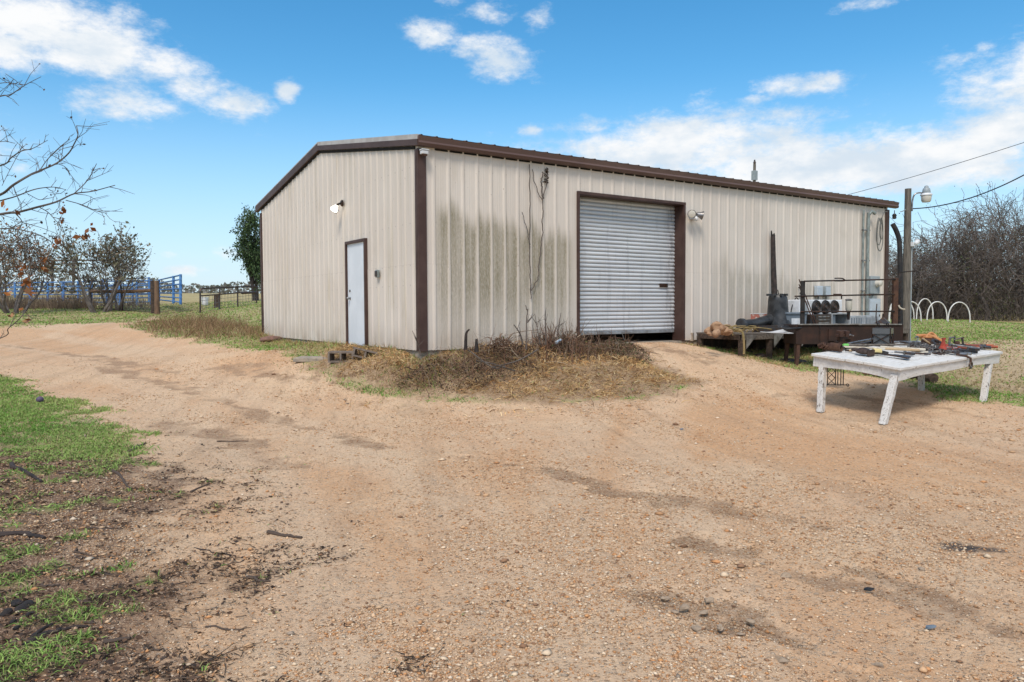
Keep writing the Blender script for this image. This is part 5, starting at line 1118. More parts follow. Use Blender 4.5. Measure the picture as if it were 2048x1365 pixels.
def hd(kind):
    def f(t_, L):
        mb = MB()
        if kind == 'hoe': mb.box((-.02, 0, .03), (.04, .16, .05)); m_ = M['dsteel']
        elif kind == 'axe': mb.prism([(-.03, -.02), (.03, -.02), (.035, .10), (.06, .16), (-.06, .16), (-.035, .10)], .03, (0, 0, .03)); m_ = M['dsteel']
        elif kind == 'hammer': mb.tube([(0, -.07, .03), (0, .08, .03)], [.028, .034], 10); m_ = M['iron']
        mb.build('head', m_, t_, bevel=.003)
    return f
zst = .02
laid('metal_tube', 'grey square metal tube slanting across to the lantern', 'tube', (1697, 694), (1752, 683), lambda t_, L: MB().box((L/2, 0, .03), (L, .05, .05)).build('tube', M['steel'], t_, bevel=.004))
laid('metal_tube', 'dark metal tube beside the grey one, left of the lantern', 'tube', (1712, 695), (1757, 687), lambda t_, L: MB().box((L/2, 0, .025), (L, .04, .045)).build('tube', M['dsteel'], t_, bevel=.004))
laid('long_pole', 'long grey pole with bright green tip lying across the table', 'pole', (1689, 698), (1826, 697), lambda t_, L: (MB().tube([(.05, 0, .05), (L, 0, .05)], .016, 8).build('shaft', M['wood_grey'], t_), MB().tube([(-.03, 0, .05), (.06, 0, .05)], .022, 8).build('tip', M['green'], t_)))
laid('hoe', 'long wooden-handled hoe, frontmost of the long handles', 'hoe', (1686, 701), (1838, 708), handle_tool(M['cream'], M['wood_tan'], hd('hoe'), .016, .45, .045))
laid('rake_handle', 'pale worn handle lying behind the hoe', 'handle', (1760, 699), (1850, 705), handle_tool(M['cream'], M['cream'], None, .017, .5, .03))
def vise(t_, L):
    MB().box((L/2, 0, .03), (.16, .14, .06)).box((L/2, 0, .10), (.09, .10, .10)).build('base', M['iron'], t_, bevel=.008); MB().box((L/2-.04, 0, .19), (.06, .13, .10)).box((L/2+.07, 0, .19), (.06, .13, .10)).box((L/2+.01, 0, .16), (.22, .06, .04)).build('jaws', M['rust2'], t_, bevel=.006); MB().tube([(L/2+.15, -.10, .17), (L/2+.15, .10, .17)], .010, 6).tube([(L/2+.05, 0, .17), (L/2+.17, 0, .17)], .016, 8).build('screw_handle', M['steel'], t_)
laid('bench_vise', 'dark rusty bench vise standing at the back left of the table', 'vise', (1672, 692), (1690, 692), vise)
def spring(t_, L):
    th = np.linspace(0, 2*math.pi*9, 150); MB().tube(np.stack([th/(2*math.pi*9)*L, .055*np.cos(th), .065+.055*np.sin(th)], 1), .012, 5).build('coil', M['rust2'], t_)
laid('coil_spring', 'rusty coil spring at the left edge of the table', 'spring', (1660, 703), (1682, 706), spring)
M['chainsteel'] = mat('grey_chain_steel', (.20, .19, .18), .45, .7, col2=(.10, .08, .07), scale=14)
def chain(t_, L, n=16, m_='iron', sp=.10, seed=1):
    r_ = np.random.default_rng(seed); mb = MB()
    for k in range(n):
        c_ = np.array([L*r_.uniform(0, 1), r_.normal(0, sp), .02+.03*r_.uniform(0, 1)]); ax = unit(r_.normal(size=3)*[1, 1, .4]); bx = unit(np.cross(ax, r_.normal(size=3)))
        th = np.linspace(0, 2*math.pi, 10)[:-1]; mb.tube(c_+.045*np.cos(th)[:, None]*ax+.026*np.sin(th)[:, None]*bx, .010, 5, closed=True)
    mb.build('links', M[m_], t_)
laid('chain', 'heap of rusty chain at the far left corner of the table', 'chain', (1640, 698), (1662, 699), lambda t_, L: chain(t_, L, 26, 'rust2', .07, 2))
laid('chain', 'heap of grey steel chain in the middle of the table', 'chain', (1832, 702), (1872, 700), lambda t_, L: chain(t_, L, 90, 'chainsteel', .15, 3))
laid('chain', 'small bright chain hoist block left of the grey chain', 'chain', (1824, 699), (1838, 698), lambda t_, L: (MB().box((L/2, 0, .06), (.12, .08, .12)).build('block', M['steel'], t_, bevel=.01), MB().tube(curve([(L/2, 0, .12), (L/2+.04, 0, .17), (L/2, 0, .2), (L/2-.04, 0, .17)], 14), .010, 6).build('hook', M['steel'], t_)))
def pouch(t_, L):
    MB().ball((L/2, 0, .06), L/2, 9, (1, .75, .42), .05, np.random.default_rng(4)).build('bag', M['leather'], t_); MB().box((L*.97, .0, .05), (.03, .14, .10)).build('flap', M['leather'], t_, bevel=.008)
laid('tool_pouch', 'dark leather tool pouch at the front left of the table', 'pouch', (1712, 709), (1742, 714.5), pouch)
laid('leather_glove', 'small dark leather bundle left of the tool pouch', 'glove', (1701, 707), (1716, 708), lambda t_, L: MB().ball((L/2, 0, .05), L/2, 8, (1, .7, .5), .10, np.random.default_rng(6)).build('glove', M['leather'], t_))
def mallet(t_, L): MB().tube([(0, 0, .05), (L*.7, 0, .05)], [.05, .042], 10).build('barrel', M['yellow'], t_); MB().tube([(L*.7, 0, .045), (L*1.35, .02, .03)], [.03, .022], 8).build('grip', M['black'], t_)
laid('caulking_gun', 'pale yellow cylinder tool with black grip beside the leather pouch', 'caulking gun', (1745, 711), (1768, 712), mallet)
def shears(t_, L):
    MB().prism([(0, -.01), (L*.55, -.05), (L*.93, -.11), (L, -.08), (L*.98, .03), (L*.88, .10), (L*.55, .05), (.0, .02)], .022, (0, 0, .03)).build('blade', M['dsteel'], t_); MB().tube([(-.12, 0, .03), (.1, .01, .03)], .014, 6).build('grip', M['iron'], t_)
laid('trowel', 'dark steel shovel blade at the near corner of the table', 'shovel blade', (1766, 714), (1821, 721), shears)
def pliers(t_, L, m_='dsteel', g='iron'):
    MB().prism([(L*.72, -.02), (L, -.008), (L, .008), (L*.72, .025)], .02, (0, 0, .02)).lathe([(.028, 0), (.028, .028)], (L*.7, 0, .006), 10).build('jaws', M[m_], t_)
    for s in (-1, 1): MB().tube(curve([(L*.7, 0, .02), (L*.45, s*.03, .02), (L*.2, s*.045, .02), (0, s*.035, .02)], 14), .010, 6).build('handle', M[g], t_)
for i, (a, b, lab) in enumerate((((1829, 710.5), (1861, 713), 'pair of dark pliers in front of the grey chain'), ((1886, 713.5), (1864, 710), 'pair of dark pliers nearest the front table edge'), ((1822, 705.5), (1850, 709), 'slim dark pliers behind the pair by the chain'))):
    laid('pliers', lab, 'pliers', a, b, pliers)
laid('hammer', 'hammer with pale handle pointing at the grey chain', 'hammer', (1876, 706), (1840, 710), handle_tool(M['steel'], M['cream'], hd('hammer'), .013, .4, .02))
def bolt_cutter(jm, gm_):
    def f(t_, L):
        MB().prism([(0, -.02), (.12, -.05), (.24, -.04), (.24, .04), (.12, .05), (0, .02)], .035, (0, 0, .03)).build('jaws', M[jm], t_, bevel=.003)
        for s in (-1, 1):
            MB().tube(curve([(.22, s*.03, .03), (L*.5, s*.07, .03), (L*.78, s*.075, .03)], 12), .016, 7).build('arm', M['dsteel'], t_); MB().tube([(L*.76, s*.075, .03), (L, s*.07, .03)], .022, 8).build('grip', M[gm_], t_)
    return f
laid('bolt_cutter', 'red-jawed bolt cutter with long black grips pointing to the front edge', 'bolt cutter', (1888, 699), (1946, 710), bolt_cutter('red', 'black'))
laid('bolt_cutter', 'orange-red bolt cutter lying at the right end of the table', 'bolt cutter', (1930, 695), (1990, 698), bolt_cutter('orange2', 'orange2'))
laid('lopper', 'dark-handled lopper with steel blades under the red bolt cutter', 'lopper', (1880, 706), (1938, 714), bolt_cutter('dsteel', 'steel'))
def jack(t_, L):
    mb = MB(); mb.prism([(-.08, -.06), (.08, -.06), (.08, .06), (-.08, .06)], .03, (L/2, 0, .02)); mb.build('foot', M['red'], t_, bevel=.004)
    MB().lathe([(.07, .03), (.04, .10), (.022, .19), (.02, .21)], (L/2, 0, 0), 8).build('stand', M['red'], t_); MB().box((L/2, 0, .215), (.06, .03, .025)).build('saddle', M['red'], t_)
laid('jack_stand', 'dull red jack stand standing in the middle of the table', 'jack stand', (1880, 706), (1889, 706), jack)
def wrench(m_):
    def f(t_, L): MB().box((L*.45, 0, .03), (L*.75, .045, .028)).build('bar', M[m_], t_, bevel=.005); MB().prism([(0, -.06), (.10, -.07), (.13, -.02), (.06, -.01), (.06, .02), (.13, .03), (.10, .07), (0, .05)], .035, (L*.85, 0, .03)).build('jaw', M['dsteel'], t_, bevel=.003); MB().tube([(L*.8, -.03, .03), (L*.8, .04, .03)], .03, 8).build('nut', M['steel'], t_)
    return f
laid('pipe_wrench', 'large red pipe wrench lying toward the back right of the table', 'pipe wrench', (1893, 694), (1935, 699), wrench('red'))
laid('pipe_wrench', 'orange-red pipe wrench nearest the right table corner', 'pipe wrench', (1925, 698), (1972, 700), wrench('orange2'))
laid('pipe_wrench', 'small red pipe wrench behind the red jack stand', 'pipe wrench', (1875, 694), (1905, 696), wrench('red'))
laid('pry_bar', 'thin black pry bar beside the orange bolt cutter', 'pry bar', (1920, 700), (1963, 703), lambda t_, L: MB().tube(curve([(0, 0, .02), (L*.8, 0, .02), (L*.95, .02, .03), (L, .05, .05)], 14), .013, 7).build('bar', M['dsteel'], t_))
laid('hand_grinder', 'silver clamp standing behind the red wrench', 'clamp', (1898, 692), (1912, 692), lambda t_, L: (MB().box((0, 0, .075), (.025, .03, .13)).box((.05, 0, .13), (.11, .03, .022)).box((.03, 0, .015), (.08, .03, .022)).build('frame', M['steel'], t_, bevel=.004), MB().tube([(.10, 0, .03), (.10, 0, .15)], .012, 8).tube([(.07, 0, .05), (.13, 0, .05)], .007, 6).build('screw', M['dsteel'], t_)))
laid('hand_drill', 'black steel clamp with bent frame at the back right of the table', 'clamp', (1906, 693), (1926, 694), lambda t_, L: (MB().tube([(0, 0, .10), (L*.9, 0, .15), (L, 0, .14)], .011, 6).build('bar', M['dsteel'], t_), MB().tube([(L*.8, 0, .15), (L, .0, .02)], .018, 8).build('body', M['dsteel'], t_), MB().lathe([(.03, 0), (.04, .03), (.03, .06)], (L*.4, 0, .02), 10).build('foot', M['rust2'], t_)))
def tie(t_, L):
    MB().tube(curve([(-.05, 0, .11), (L*.35, .02, .13), (L*.7, .0, .11), (L, .02, .04)], 14), .026, 8).tube(curve([(0, .06, .08), (L*.4, .10, .10), (L*.9, .05, .05)], 14), .022, 8).build('strap', M['orange'], t_); MB().tube(curve([(L*.30, -.05, .10), (L*.40, .05, .17), (L*.56, .10, .15), (L*.78, .06, .07)], 14), .020, 8).tube(curve([(L*.05, .08, .05), (L*.3, -.08, .11), (L*.8, .1, .08), (L*1.1, -.02, .03)], 14), .018, 7).build('loop', M['orange'], t_); MB().box((L*.45, .03, .05), (L*.4, .16, .10)).build('ratchet', M['rust2'], t_, bevel=.01)
laid('ratchet_strap', 'bright orange strap heaped at the back of the table', 'strap', (1838, 686), (1884, 691), tie)
laid('tool_crate', 'rusty brown tool block under the orange strap', 'tool', (1842, 691), (1860, 692), lambda t_, L: (MB().box((L/2, 0, .05), (L, .14, .10), taper=.8).build('body', M['rust2'], t_, bevel=.01), MB().tube([(-.02, -.1, .12), (L, -.05, .02)], .013, 6).build('handle', M['wood_tan'], t_)))
laid('gear', 'greasy dark gear ring beside the brown tool block', 'gear', (1866, 695), (1879, 695), lambda t_, L: (MB().tube([(L/2+.07*math.cos(a), .07*math.sin(a), .07+.03*math.sin(a)) for a in np.linspace(0, 2*math.pi, 19)[:-1]], .022, 6, closed=True).build('ring', M['dsteel'], t_), MB().lathe([(.035, 0), (.035, .10)], (L/2, 0, .01), 10).build('hub', M['iron'], t_)))
laid('garden_fork', 'grey steel rods lying behind the lantern foot', 'rods', (1784, 688), (1838, 690), lambda t_, L: [MB().tube([(0, o_, .02), (L, o_*2.2+.03, .03)], .010, 6).build('rod', M['steel'], t_) for o_ in (-.04, 0, .05)])
laid('hatchet', 'rust-brown hatchet head behind the bright hoist block', 'hatchet', (1818, 692), (1842, 692), handle_tool(M['rust2'], M['rust2'], hd('axe'), .015, .5, .02))
laid('screwdriver', 'screwdriver with red handle between the chain and the jack stand', 'screwdriver', (1858, 703), (1876, 704), lambda t_, L: (MB().tube([(0, 0, .02), (L*.55, 0, .02)], .007, 6).build('blade', M['steel'], t_), MB().tube([(L*.55, 0, .02), (L, 0, .02)], .018, 8).build('handle', M['red'], t_)))
laid('pipe_wrench', 'red pipe wrench with its jaw at the near edge, left of the lifting hook', 'pipe wrench', (1893, 702), (1924, 706), wrench('red'))
laid('pipe_wrench', 'orange wrench lying on the dark lopper arms', 'pipe wrench', (1912, 703), (1944, 707), wrench('orange2'), .04)
laid('spanner', 'grey open-ended spanner in front of the pale caulking tool', 'spanner', (1786, 709), (1815, 712), wrench('steel'))
laid('steel_bar', 'thin grey steel bar across the tools at the right end', 'bar', (1905, 698), (1958, 704), lambda t_, L: MB().tube([(0, 0, .06), (L, 0, .05)], .011, 6).build('bar', M['steel'], t_))
laid('rubber_hose', 'short black hose curled between the red wrenches', 'hose', (1908, 697), (1950, 702), lambda t_, L: MB().tube(curve([(0, 0, .03), (L*.3, .12, .05), (L*.6, -.05, .06), (L, .08, .03)], 20), .018, 7).build('hose', M['black'], t_))
laid('paint_scraper', 'small scraper with wooden grip near the left table edge', 'scraper', (1690, 705), (1704, 705.5), handle_tool(M['dsteel'], M['wood_tan'], None, .016, .5, .02))
def hook(t_, L):
    MB().tube(curve([(-.12, 0, .03), (L*.5, 0, .03), (L*.8, 0, .02)], 10), .020, 7).build('shank', M['dsteel'], t_)
c_ = T(float((tp(1936, 715)-N0)@e1), -.03, -.07); t_ = thing('lifting_hook', 'rusty round lifting hook hanging over the front table edge', 'hook', c_); cl_ = lambda u, v, w: tuple(e1*u+e2*v+e3*w)
MB().tube([cl_(-.10, .16, .095), cl_(-.03, .04, .09), cl_(0, -.012, .06), cl_(.0, -.02, .0)], [.012, .015, .018, .018], 8).build('shank', M['rust2'], t_)
MB().tube([cl_(-.045*math.cos(a)-.0, -.025, -.045+.045*math.sin(a)) for a in np.linspace(-.4, 5.0, 22)], .015, 8).build('hook_eye', M['dsteel'], t_)
# lantern on the far side of the table
lb = tp(1765, 692); lt = thing('lantern', 'square grey metal lantern with peaked roof and crossed bars standing on the table', 'lantern', lb, math.atan2(e1[1], e1[0])+.3); lt.scale = (1.25, 1.25, 1.12)
s_ = .11
MB().box((0, 0, .012), (2*s_+.03, 2*s_+.03, .024)).build('base', M['iron'], lt, bevel=.003)
MB().box((0, 0, .135), (2*s_-.03, 2*s_-.03, .22)).build('glass_box', M['lantglass'], lt)
for a in range(4):
    R_ = rotm(rz=a*math.pi/2); mb = MB(); lo_, hi_ = .026, .262; q = lambda x, z: R_ @ np.array([x, -s_, z])
    mb.tube([q(-s_, lo_), q(-s_, hi_)], .008, 6); mb.tube([q(-s_, lo_), q(s_, hi_-.08)], .007, 6); mb.tube([q(s_, lo_), q(-s_, hi_-.08)], .007, 6); mb.build('side_frame', M['iron'], lt)
    MB().add([R_ @ np.array(v_) for v_ in ((-s_, -s_-.004, .18), (s_, -s_-.004, .18), (s_, -s_-.004, .262), (-s_, -s_-.004, .262), (-s_, -s_+.004, .18), (s_, -s_+.004, .18), (s_, -s_+.004, .262), (-s_, -s_+.004, .262))], [(0, 1, 2, 3), (7, 6, 5, 4), (0, 4, 5, 1), (2, 6, 7, 3)]).build('band', M['lantglass'], lt)
MB().lathe([(s_*1.1, .262), (s_*1.1, .275)], (0, 0, 0), 4, rotm(rz=math.pi/4)).lathe([(s_*.9, .33), (s_*1.15, .335), (.03, .40), (.02, .42)], (0, 0, 0), 4, rotm(rz=math.pi/4)).build('roof', M['dsteel'], lt)
for a in range(4): MB().tube([(s_*.75*math.cos(a*math.pi/2+.785), s_*.75*math.sin(a*math.pi/2+.785), .27), (s_*.7*math.cos(a*math.pi/2+.785), s_*.7*math.sin(a*math.pi/2+.785), .335)], .007, 5).build('roof_post', M['iron'], lt)
MB().tube([(.0+.03*math.cos(a), 0, .445+.03*math.sin(a)) for a in np.linspace(0, 6.28, 15)[:-1]], .006, 5, closed=True).build('ring', M['iron'], lt)
MB().tube(curve([(-s_*.9, .06, .33), (-s_*1.2, .06, .45), (-s_*.8, .06, .62)], 10), .007, 5).build('bail', M['iron'], lt)

# iron stand and timbers behind the table
q = gpt(1655, 776); st = thing('iron_stand', 'black wrought-iron stand with lattice panel and scroll feet behind the table leg', 'stand', q, math.atan2(RT[1], RT[0])-.05); mb = MB()
for x_ in (0, .13, .17, .22, .26): MB().tube([(x_, 0, .03), (x_, 0, .62)], .008, 6).build('upright', M['black'], st)
for k in range(5):
    for s in (1, -1): mb.tube([(.01 if s > 0 else .12, 0, .05+k*.11), (.12 if s > 0 else .01, 0, .16+k*.11)], .006, 5)
mb.build('lattice', M['black'], st); MB().tube([(-.02, 0, .04), (.30, 0, .04)], .008, 6).tube([(-.02, 0, .62), (.30, 0, .62)], .008, 6).build('rail', M['black'], st)
for x_, s in ((-.01, -1), (.30, 1)): MB().tube([(x_+s*(.035-.03*math.cos(a)*(1-a/9)), 0, .02-.0+.03*math.sin(a)*(1-a/9)+.01) for a in np.linspace(0, 7, 18)], .008, 6).build('scroll_foot', M['black'], st)
A = gpt(1800, 752); B_ = gpt(1868, 766); o = thing('old_log', 'dark split log on the ground behind the white table', 'log', A); MB().tube(curve([(0, 0, .07), tuple((B_-A)*.5+[0, 0, .09]), tuple(B_-A+[0, 0, .08])], 8), [.09]*7 if False else .09, 10).build('log_body', M['wood_dark'], o)
A = gpt(1728, 750); B_ = gpt(1775, 756); o = thing('timber_board', 'brown weathered board on the ground under the table', 'board', A); MB().span((0, 0, .05), tuple(B_-A+[0, 0, .05]), .16, .06).build('board', M['wood_brown'], o, bevel=.006)

# ------------------------------------------------------------------ white hoops and pen on the right
hoops = [((1783, 606), 1778, 1795, 640, 37, 'partly hidden white hoop just left of the light pole, the nearer one'), ((1785, 610), 1779, 1797, 640, 36, 'partly hidden white hoop just left of the light pole, the farther one'), ((1805, 601), 1785, 1828, 634, 39, 'white hoop whose top is behind the light pole'),
         ((1822, 604), 1802, 1842, 640, 36, 'white hoop just right of the light pole'), ((1848, 598), 1833, 1866, 636, 40, 'tallest white hoop in the right-hand group'), ((1874, 604), 1854, 1894, 639, 37, 'white hoop second from the right'), ((1917, 605), 1896, 1940, 645, 36, 'rightmost white hoop on the grass')]
for (tp_, xa, xb, yb, d, lab) in hoops:
    a = at(xa, yb, d); b = at(xb, yb, d); c0 = (a+b)/2; za = gz(a[0], a[1]); zb2 = gz(b[0], b[1]); ht = at(tp_[0], tp_[1], d)[2]
    th = np.linspace(0, math.pi, 28); ex = (b-a)/2
    P = c0-np.outer(np.cos(th), ex); prof_ = np.sin(th)**.75; P[:, 2] = np.linspace(za, zb2, 28)*(1-prof_)+ht*prof_-.03*(prof_ < .01)
    root = np.array([c0[0], c0[1], (za+zb2)/2]); o = tag(MB().tube(P-root, .028, 7).build('hoop', M['pvc'], None, smooth=True), lab, 'hoop', 'white plastic hoops on the grass'); o.location = root
def fence(name, label, pts, post_m, rail_m, zr, hp, rp=.05, rr_=.02, mesh=None):
    """posts standing at the points, rails at the heights zr"""
    W = [np.array([*p_[:2], gz(*p_[:2])]) for p_ in pts]; f_ = thing(name, label, 'fence', W[0])
    for q in W: MB().tube([tuple(q-W[0]-[0, 0, .1]), tuple(q-W[0]+[0, 0, hp])], rp, 8).build('post', post_m, f_)
    for z in zr: MB().tube([tuple(q-W[0]+[0, 0, z]) for q in W], rr_, 6).build('rail', rail_m, f_)
    if mesh:
        mb = MB()
        for i in range(len(W)-1):
            a, b = W[i]-W[0], W[i+1]-W[0]; n = max(2, int(np.linalg.norm(b-a)/.16))
            for k in range(n+1): q = a+(b-a)*k/n; mb.tube([tuple(q+[0, 0, .03]), tuple(q+[0, 0, mesh])], .008, 3)
            for k in range(6): mb.tube([tuple(a+[0, 0, .05+k*(mesh-.05)/5]), tuple(b+[0, 0, .05+k*(mesh-.05)/5])], .008, 3)
        mb.build('wire_mesh', M['cable'], f_)
    return f_
fence('wire_fence', 'old pale rail fence behind the white hoops at the wood edge', [at(px, 632, 44)[:2] for px in (1780, 1815, 1850, 1885)], M['bark'], M['bark'], (.25, .55, .85), 1.0, .05, .03, mesh=.95)

# ------------------------------------------------------------------ corral, gate and posts on the left
def Qm(c):
    a, b, c_, d = [np.array(at(*q)) for q in c]         # top-left, top-right, bottom-right, bottom-left
    return lambda u, v: (a*(1-u)+b*u)*(1-v)+(d*(1-u)+c_*u)*v
def pipe_panel(label, c, rails, posts, m_, r=.03, rp=.05, cat='corral panel', name='corral_panel', group=None):
    Q = Qm(c); o = Q(0, 1); f_ = thing(name, label, cat, o, 0, group)
    for k, v_ in enumerate(rails): MB().tube([Q(0, v_)-o, Q(1, v_)-o], r, 6).build('rail', m_, f_)
    for u_ in posts: MB().tube([Q(u_, -.03)-o, Q(u_, 1.08)-o], rp, 8).build('post', m_, f_)
    return f_
rl = (0, .2, .38, .55, .72, .9)
xs_ = [(-60, 52), (-6, 50), (60, 48), (126, 46), (182, 44), (240, 43), (303, 41)]; nm_ = ['first', 'second', 'third', 'fourth', 'fifth', 'sixth']
for i in range(6):
    (xa, da), (xb, db) = xs_[i], xs_[i+1]; ya, yb2 = 567-xa*.018, 567-xb*.018
    pipe_panel('%s blue pipe corral panel from the left behind the bushes' % nm_[i], ((xa, ya, da), (xb, yb2, db), (xb, 609, db), (xa, 610, da)), rl, (0.02, .55, .985), M['blue'], .042, .065, group='blue corral panels')
pipe_panel('blue pipe chute panel right of the wooden corner posts, rising toward the viewer', ((318, 560.5, 40), (362, 550.5, 33), (362, 605, 33), (318, 600, 40)), (0, .16, .33, .5, .67, .84, 1), (.0, .70, .985), M['blue'], .035, .06)
pipe_panel('blue pipe panel running back inside the corral behind the bush', ((205, 560, 50), (300, 556, 44), (300, 600, 44), (205, 604, 50)), (0, .25, .5, .75), (0, .33, .66, .98), M['blue'], .03, .05)
def post(label, px, y0, y1, d, r, m_, cat='post', name='fence_post', lean=0):
    b = at(px, y1, d); z = gz(b[0], b[1]); hgt_ = at(px, y0, d)[2]-z; o = tag(MB().tube([(0, 0, -.15), (lean*.5, 0, hgt_*.5), (lean, 0, hgt_)], [r*1.05, r, r*.95], 12).build(name, m_, None, smooth=True), label, cat); o.location = (b[0], b[1], z); return o
post('dark wooden corner post beside the light brown one', 306.5, 562, 624, 34.6, .105, M['wood_dark']); post('light brown round corner post at the end of the wooden rail', 314.5, 562, 629, 33.6, .115, M['wood_brown'])
post('short wooden stump post behind the grey gate', 434, 590, 610, 37, .15, M['wood_dark'])
W = [at(183, 583, 38), at(306, 581.5, 34.6)]; o = tag(MB().tube([(0, 0, 0), tuple((W[1]-W[0])*.5+[0, 0, -.03]), tuple(W[1]-W[0])], .085, 10).build('wooden_rail', M['wood_brown'], None, smooth=True), 'long brown wooden pole rail fixed to the corner posts', 'rail'); o.location = W[0]
fence('wire_fence', 'rusty wire mesh fence below the brown wooden rail', [at(px, 622, d)[:2] for px, d in ((183, 38), (245, 36.4), (303, 34.7))], M['iron'], M['iron'], (.05, .9), 1.0, .03, .012, mesh=.9)
fr_ = thing('pergola', 'bare weathered overhead frame of posts and crossbeams beyond the corral', 'pergola', at(126, 610, 56)); o_ = np.array(fr_.location)
for px, y0 in ((105, 524), (147, 527), (238, 522)): b = at(px, 606, 56); MB().tube([tuple(at(px, y0, 56)-o_), tuple(np.array([b[0], b[1], gz(b[0], b[1])])-o_)], .10, 7).build('post', M['bark'], fr_)
for (xa, ya, xb, yb2) in ((88, 521.5, 245, 521), (98, 528.5, 170, 528)): MB().span(tuple(at(xa, ya, 56)-o_), tuple(at(xb, yb2, 56)-o_), .10, .10).build('crossbeam', M['bark'], fr_)
gd = thing('tube_gate', 'dark grey tubular mesh gate with rounded corners standing open', 'gate', at(402, 628, 30)); o_ = np.array(gd.location); Q = Qm(((400.5, 577.5, 30), (513, 573, 32.5), (513, 607, 32.5), (400.5, 627, 30)))
MB().tube(curve([Q(0, 1)-o_, Q(0, .35)-o_, Q(.002, .12)-o_, Q(.03, .01)-o_, Q(.10, 0)-o_, Q(.5, 0)-o_, Q(.9, 0)-o_, Q(.97, .02)-o_, Q(.998, .14)-o_, Q(1, .4)-o_, Q(1, 1)-o_], 60), .035, 8).build('gate_frame', M['dsteel'], gd)
MB().tube([Q(0, .30)-o_, Q(.85, .30)-o_], .028, 7).tube([Q(.72, .33)-o_, Q(1, .36)-o_], .05, 7).build('mid_rail', M['dsteel'], gd)
for u_ in (.33, .65): MB().tube([Q(u_, 0)-o_, Q(u_, 1)-o_], .028, 7).build('upright', M['dsteel'], gd)
mb = MB()
for u_ in np.linspace(.04, .96, 18): mb.tube([Q(u_, .32)-o_, Q(u_, .99)-o_], .007, 3)
for v_ in (.5, .66, .82, .98): mb.tube([Q(0, v_)-o_, Q(1, v_)-o_], .007, 3)
mb.build('wire_mesh', M['cable'], gd)
q = gpt(410, 611); t_ = thing('white_bucket', 'small white bucket in the grass behind the gate', 'bucket', q); MB().lathe([(.16, 0), (.2, .42), (.215, .43), (.2, .45)], (0, 0, 0), 14).build('bucket', M['white'], t_, smooth=True); MB().tube(curve([(-.2, 0, .4), (0, -.05, .3), (.2, 0, .4)], 10), .01, 5).build('bail', M['steel'], t_)
q = gpt(80, 806); o = tag(MB().ball((0, 0, .045), .052, 10, (1, 1, .92), .02, np.random.default_rng(2)).build('rubber_ball', M['ball'], None, smooth=True), 'small purple-grey ball on the grass edge at left', 'ball'); o.location = q

# ------------------------------------------------------------------ trees
def grow(rng, o, d, L, r, lev, kids=(5, 5, 4, 3), seg=6, wig=.16, up=.06, spread=.8, ratio=.62, rr_=.55, minr=.004, out=None, tips=None, fmin=.3):
    if out is None: out, tips = [], []
    P = [np.asarray(o, float)]; d = unit(d); dirs = [d]
    for i in range(seg):
        d = unit(d+rng.normal(0, wig, 3)+np.array([0, 0, up])); P.append(P[-1]+d*L/seg); dirs.append(d)
    P = np.array(P); R_ = np.linspace(r, max(r*.35, minr), seg+1); out.append((P, R_, lev))
    if lev >= len(kids): tips.append(P[-1]); tips.append(P[-3]); return out, tips
    for k in range(kids[lev]):
        f = rng.uniform(fmin if lev == 0 else .3, 1.0) if k else 1.0; i = min(seg, max(1, int(f*seg))); a = unit(np.cross(dirs[i], rng.normal(size=3)))
        grow(rng, P[i], unit(dirs[i]*rng.uniform(.55, 1.0)+a*spread*rng.uniform(.6, 1.2)), L*ratio*rng.uniform(.75, 1.2), max(R_[i]*rr_, minr), lev+1, kids, max(3, seg-1), wig*1.1, up, spread, ratio, rr_, minr, out, tips)
    return out, tips
def branches(paths, lo=0, hi=99):
    mb = MB()
    for P, R_, lev in paths:
        if lo <= lev <= hi: mb.tube(P, R_, 8 if lev == 0 else (5 if lev < 2 else 3), cap=lev < 2)
    return mb
def leafobj(name, P, size, pal, parent, rng, aspect=.5, prob=None):
    V, F = leafs(np.asarray(P), rng.uniform(size*.6, size*1.3, len(P)), rng, aspect); C = np.repeat(np.asarray(pal)[rng.choice(len(pal), len(P), p=prob)]*rng.uniform(.75, 1.2, (len(P), 1)), 4, 0)
    return link(name, mesh_np(name, V, F, {'Col': C}), M['veg'], parent)
def around(rng, tips, n, s): t_ = np.asarray(tips); return t_[rng.integers(0, len(t_), n)]+rng.normal(0, s, (n, 3))
# multi-stemmed mesquite bushes by the corral
olive = [(.155, .15, .09), (.20, .185, .125), (.11, .105, .07), (.23, .175, .125)]
def bush(label, px, py, d, hgt_, seed, stems_, leafn, wide=.75, pal=olive, name='mesquite_bush', lsz=.12, sp=.16):
    rng = np.random.default_rng(seed); b = at(px, py, d); z = gz(b[0], b[1]); t_ = thing(name, label, 'tree', (b[0], b[1], z)); pa, ti = [], []
    for k in range(stems_):
        a = k/stems_*6.28+rng.uniform(-.4, .4); dd = np.array([math.cos(a)*wide*rng.uniform(.3, 1), math.sin(a)*wide*rng.uniform(.3, 1), 1.])
        grow(rng, (.25*math.cos(a), .25*math.sin(a), -.1), dd, hgt_*.46, .065*hgt_/4, 0, (4, 4, 4), 6, .15, .10, .75, .64, .58, .009, pa, ti, .62)
    branches(pa, 0, 0).build('trunk', M['woodbark'], t_); branches(pa, 1, 9).build('branches', M['woodbark'], t_)
    leafobj('foliage', around(rng, ti, leafn, sp), lsz, pal, t_, rng, .55); return t_
bush('multi-stemmed olive bush with bare lower stems in front of the corral', 198, 627, 35.2, 4.6, 1, 6, 2400, 1.05, lsz=.15, sp=.10)
bush('thin leaning many-stemmed bush at the right side of the olive bush', 232, 622, 36.5, 4.0, 2, 5, 800, 1.15, lsz=.14, sp=.09)
bush('grey-green bush with rusty leaves at the left edge', 28, 622, 34, 4.6, 5, 6, 3600, 1.05, [(.19, .155, .10), (.22, .17, .12), (.32, .15, .075), (.14, .11, .08)])
